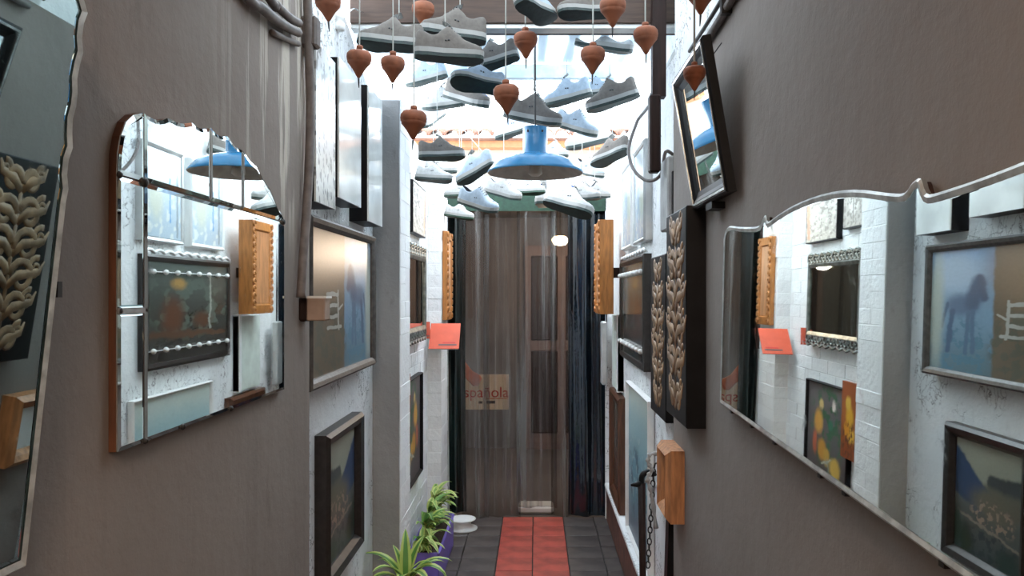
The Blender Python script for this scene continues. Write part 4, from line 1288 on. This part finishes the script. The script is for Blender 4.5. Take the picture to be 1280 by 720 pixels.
# ================================================================== PLANTS
def leaf_mesh(L, w_, droop, n=9):
    bm = bmesh.new(); uvl = bm.loops.layers.uv.new('UVMap')
    rows = []
    ang = math.radians(72); p = Vector((0, 0, 0))
    for i in range(n + 1):
        t = i / n
        ww = w_ * (math.sin(PI * min(1, .12 + .88 * t ** .8)) ** .75) * (1 if t < .98 else .1)
        rows.append([bm.verts.new(p + Vector((0, ww * q, abs(q) * ww * .35))) for q in (-1, -.5, 0, .5, 1)])
        ang -= math.radians(droop) / n * (.4 + 1.2 * t)
        p = p + Vector((math.cos(ang), 0, math.sin(ang))) * (L / n)
    for i, (A, C) in enumerate(zip(rows, rows[1:])):
        for q in range(4):
            f = bm.faces.new((A[q], A[q + 1], C[q + 1], C[q]))
            for l, uu in zip(f.loops, ((q / 4, i / n), ((q + 1) / 4, i / n), ((q + 1) / 4, (i + 1) / n), (q / 4, (i + 1) / n))): l[uvl].uv = uu
    return bm
LV = {}
for key, mat in (('a', 'leaf'), ('b', 'leaf2'), ('c', 'leaf3')):
    LV[key] = [part_mesh('leaf', leaf_mesh(.26, .026, d), M[mat]) for d in (55, 95, 135)] + [part_mesh('leaf', leaf_mesh(.13, .020, d), M[mat]) for d in (80, 130)]
def leafset(root, base, specs):
    for key, idx, az, tilt, s, off in specs:
        o = bpy.data.objects.new('leaf', LV[key][idx]); COL.objects.link(o); o.parent = root
        o.location = Vector(base) + Vector(off) - root.location
        o.rotation_euler = (0, tilt, az); o.scale = (s, s, s)
# front plant
pb = Vector((-.540, 3.20, -1.225))
fp = thing('spider_plant', 'striped green spider plant in a round brown pot in front of the brick pillar', 'plant', (pb.x, pb.y, FL))
bm = bmesh.new(); lathe(bm, [(0, FL), (.10, FL), (.135, -1.255), (.142, -1.255), (.142, -1.215), (.130, -1.215), (.126, -1.24), (0, -1.24)], (pb.x, pb.y, 0), 28); mk('pot', bm, M['pot'], fp, True)
bm = bmesh.new(); lathe(bm, [(0, -1.233), (.08, -1.235), (.126, -1.241)], (pb.x, pb.y, 0), 20); mk('soil', bm, M['soil'], fp, True)
sp = []
for az, idx, s, tl in ((175, 1, 1.0, 0), (100, 0, .95, -.25), (60, 0, .9, -.1), (5, 1, .95, .1), (-20, 2, 1.0, 0), (30, 1, .85, .2), (-50, 2, .95, 0), (-90, 2, .9, 0), (-130, 1, .9, 0), (150, 1, .8, 0), (210, 2, .85, .1), (-10, 1, .7, -.2), (80, 2, .7, .3), (130, 0, .75, -.1)):
    sp.append(('a', idx, math.radians(az), tl, s, (0, 0, R.uniform(-.01, .01))))
leafset(fp, pb, sp)
# purple trough with leafy plants
tr_ = thing('purple_planter', 'purple plastic trough along the left brick wall', 'planter', (-.58, 4.3, FL))
bm = bmesh.new()
for a, b in (((-.655, 3.95), (-.649, 4.66)), ((-.502, 3.95), (-.496, 4.66)), ((-.655, 3.95), (-.496, 3.957)), ((-.655, 4.653), (-.496, 4.66))): box(bm, (a[0], a[1], FL), (b[0], b[1], -1.33))
box(bm, (-.655, 3.95, FL), (-.496, 4.66, FL + .02)); mk('trough', bm, M['purple'], tr_)
mk('rim', B((-.505, 3.945, -1.345), (-.490, 4.665, -1.328), bev=.004), M['purple'], tr_)
mk('soil', B((-.649, 3.957, -1.45), (-.502, 4.653, -1.35)), M['soil'], tr_)
def bushy(label, base, n, hgt, keys, seed, spread_):
    r = random.Random(seed)
    o = thing('leafy_plant', label, 'plant', base, 'leafy plants in the purple planter')
    mk('stem', T([base, Vector(base) + Vector((.005, 0, hgt * .5)), Vector(base) + Vector((-.004, .004, hgt))], [.007, .006, .004], 6), M['stem'], o)
    sp = []
    for i in range(n):
        z = hgt * (.12 + .88 * i / n)
        sp.append((r.choice(keys), r.choice((0, 1, 1, 2, 3, 4)) if hgt > .2 else r.choice((1, 3, 3, 4)), r.uniform(-1.9, 1.7), r.uniform(0, .5), spread_ * r.uniform(.7, 1.1), (0, 0, z)))
    leafset(o, base, sp)
bushy('pale striped leafy plant, tallest, at the far end of the purple planter', (-.600, 4.52, -1.352), 44, .17, ('b', 'b', 'a'), 3, .85)
bushy('pale green bushy plant in the middle of the purple planter', (-.595, 4.30, -1.352), 44, .15, ('b', 'b', 'c'), 5, .85)
bushy('pale green plant second from the front of the purple planter', (-.595, 4.12, -1.352), 40, .13, ('b', 'c', 'a'), 8, .80)
bushy('low spreading pale plant at the very front of the purple planter', (-.590, 3.99, -1.352), 34, .07, ('b', 'b', 'c'), 11, .75)
# white dish
dp = at(578, 660, 4.98)
wd = thing('white_dish', 'white footed dish on the dark floor beside the curtain', 'dish', (dp.x, dp.y, FL))
bm = bmesh.new(); lathe(bm, [(0, .0), (.095, .0), (.098, .008), (.06, .022), (.055, .045), (.085, .062), (.088, .066), (.08, .068), (.05, .060), (0, .056)], (dp.x, dp.y, FL), 28)
mk('bowl', bm, M['whitepaint'], wd, True)

# ------------------------------------------------------------------ lift everything to a floor at z = 0
for o in SC.objects:
    if o.parent is None: o.location.z += H
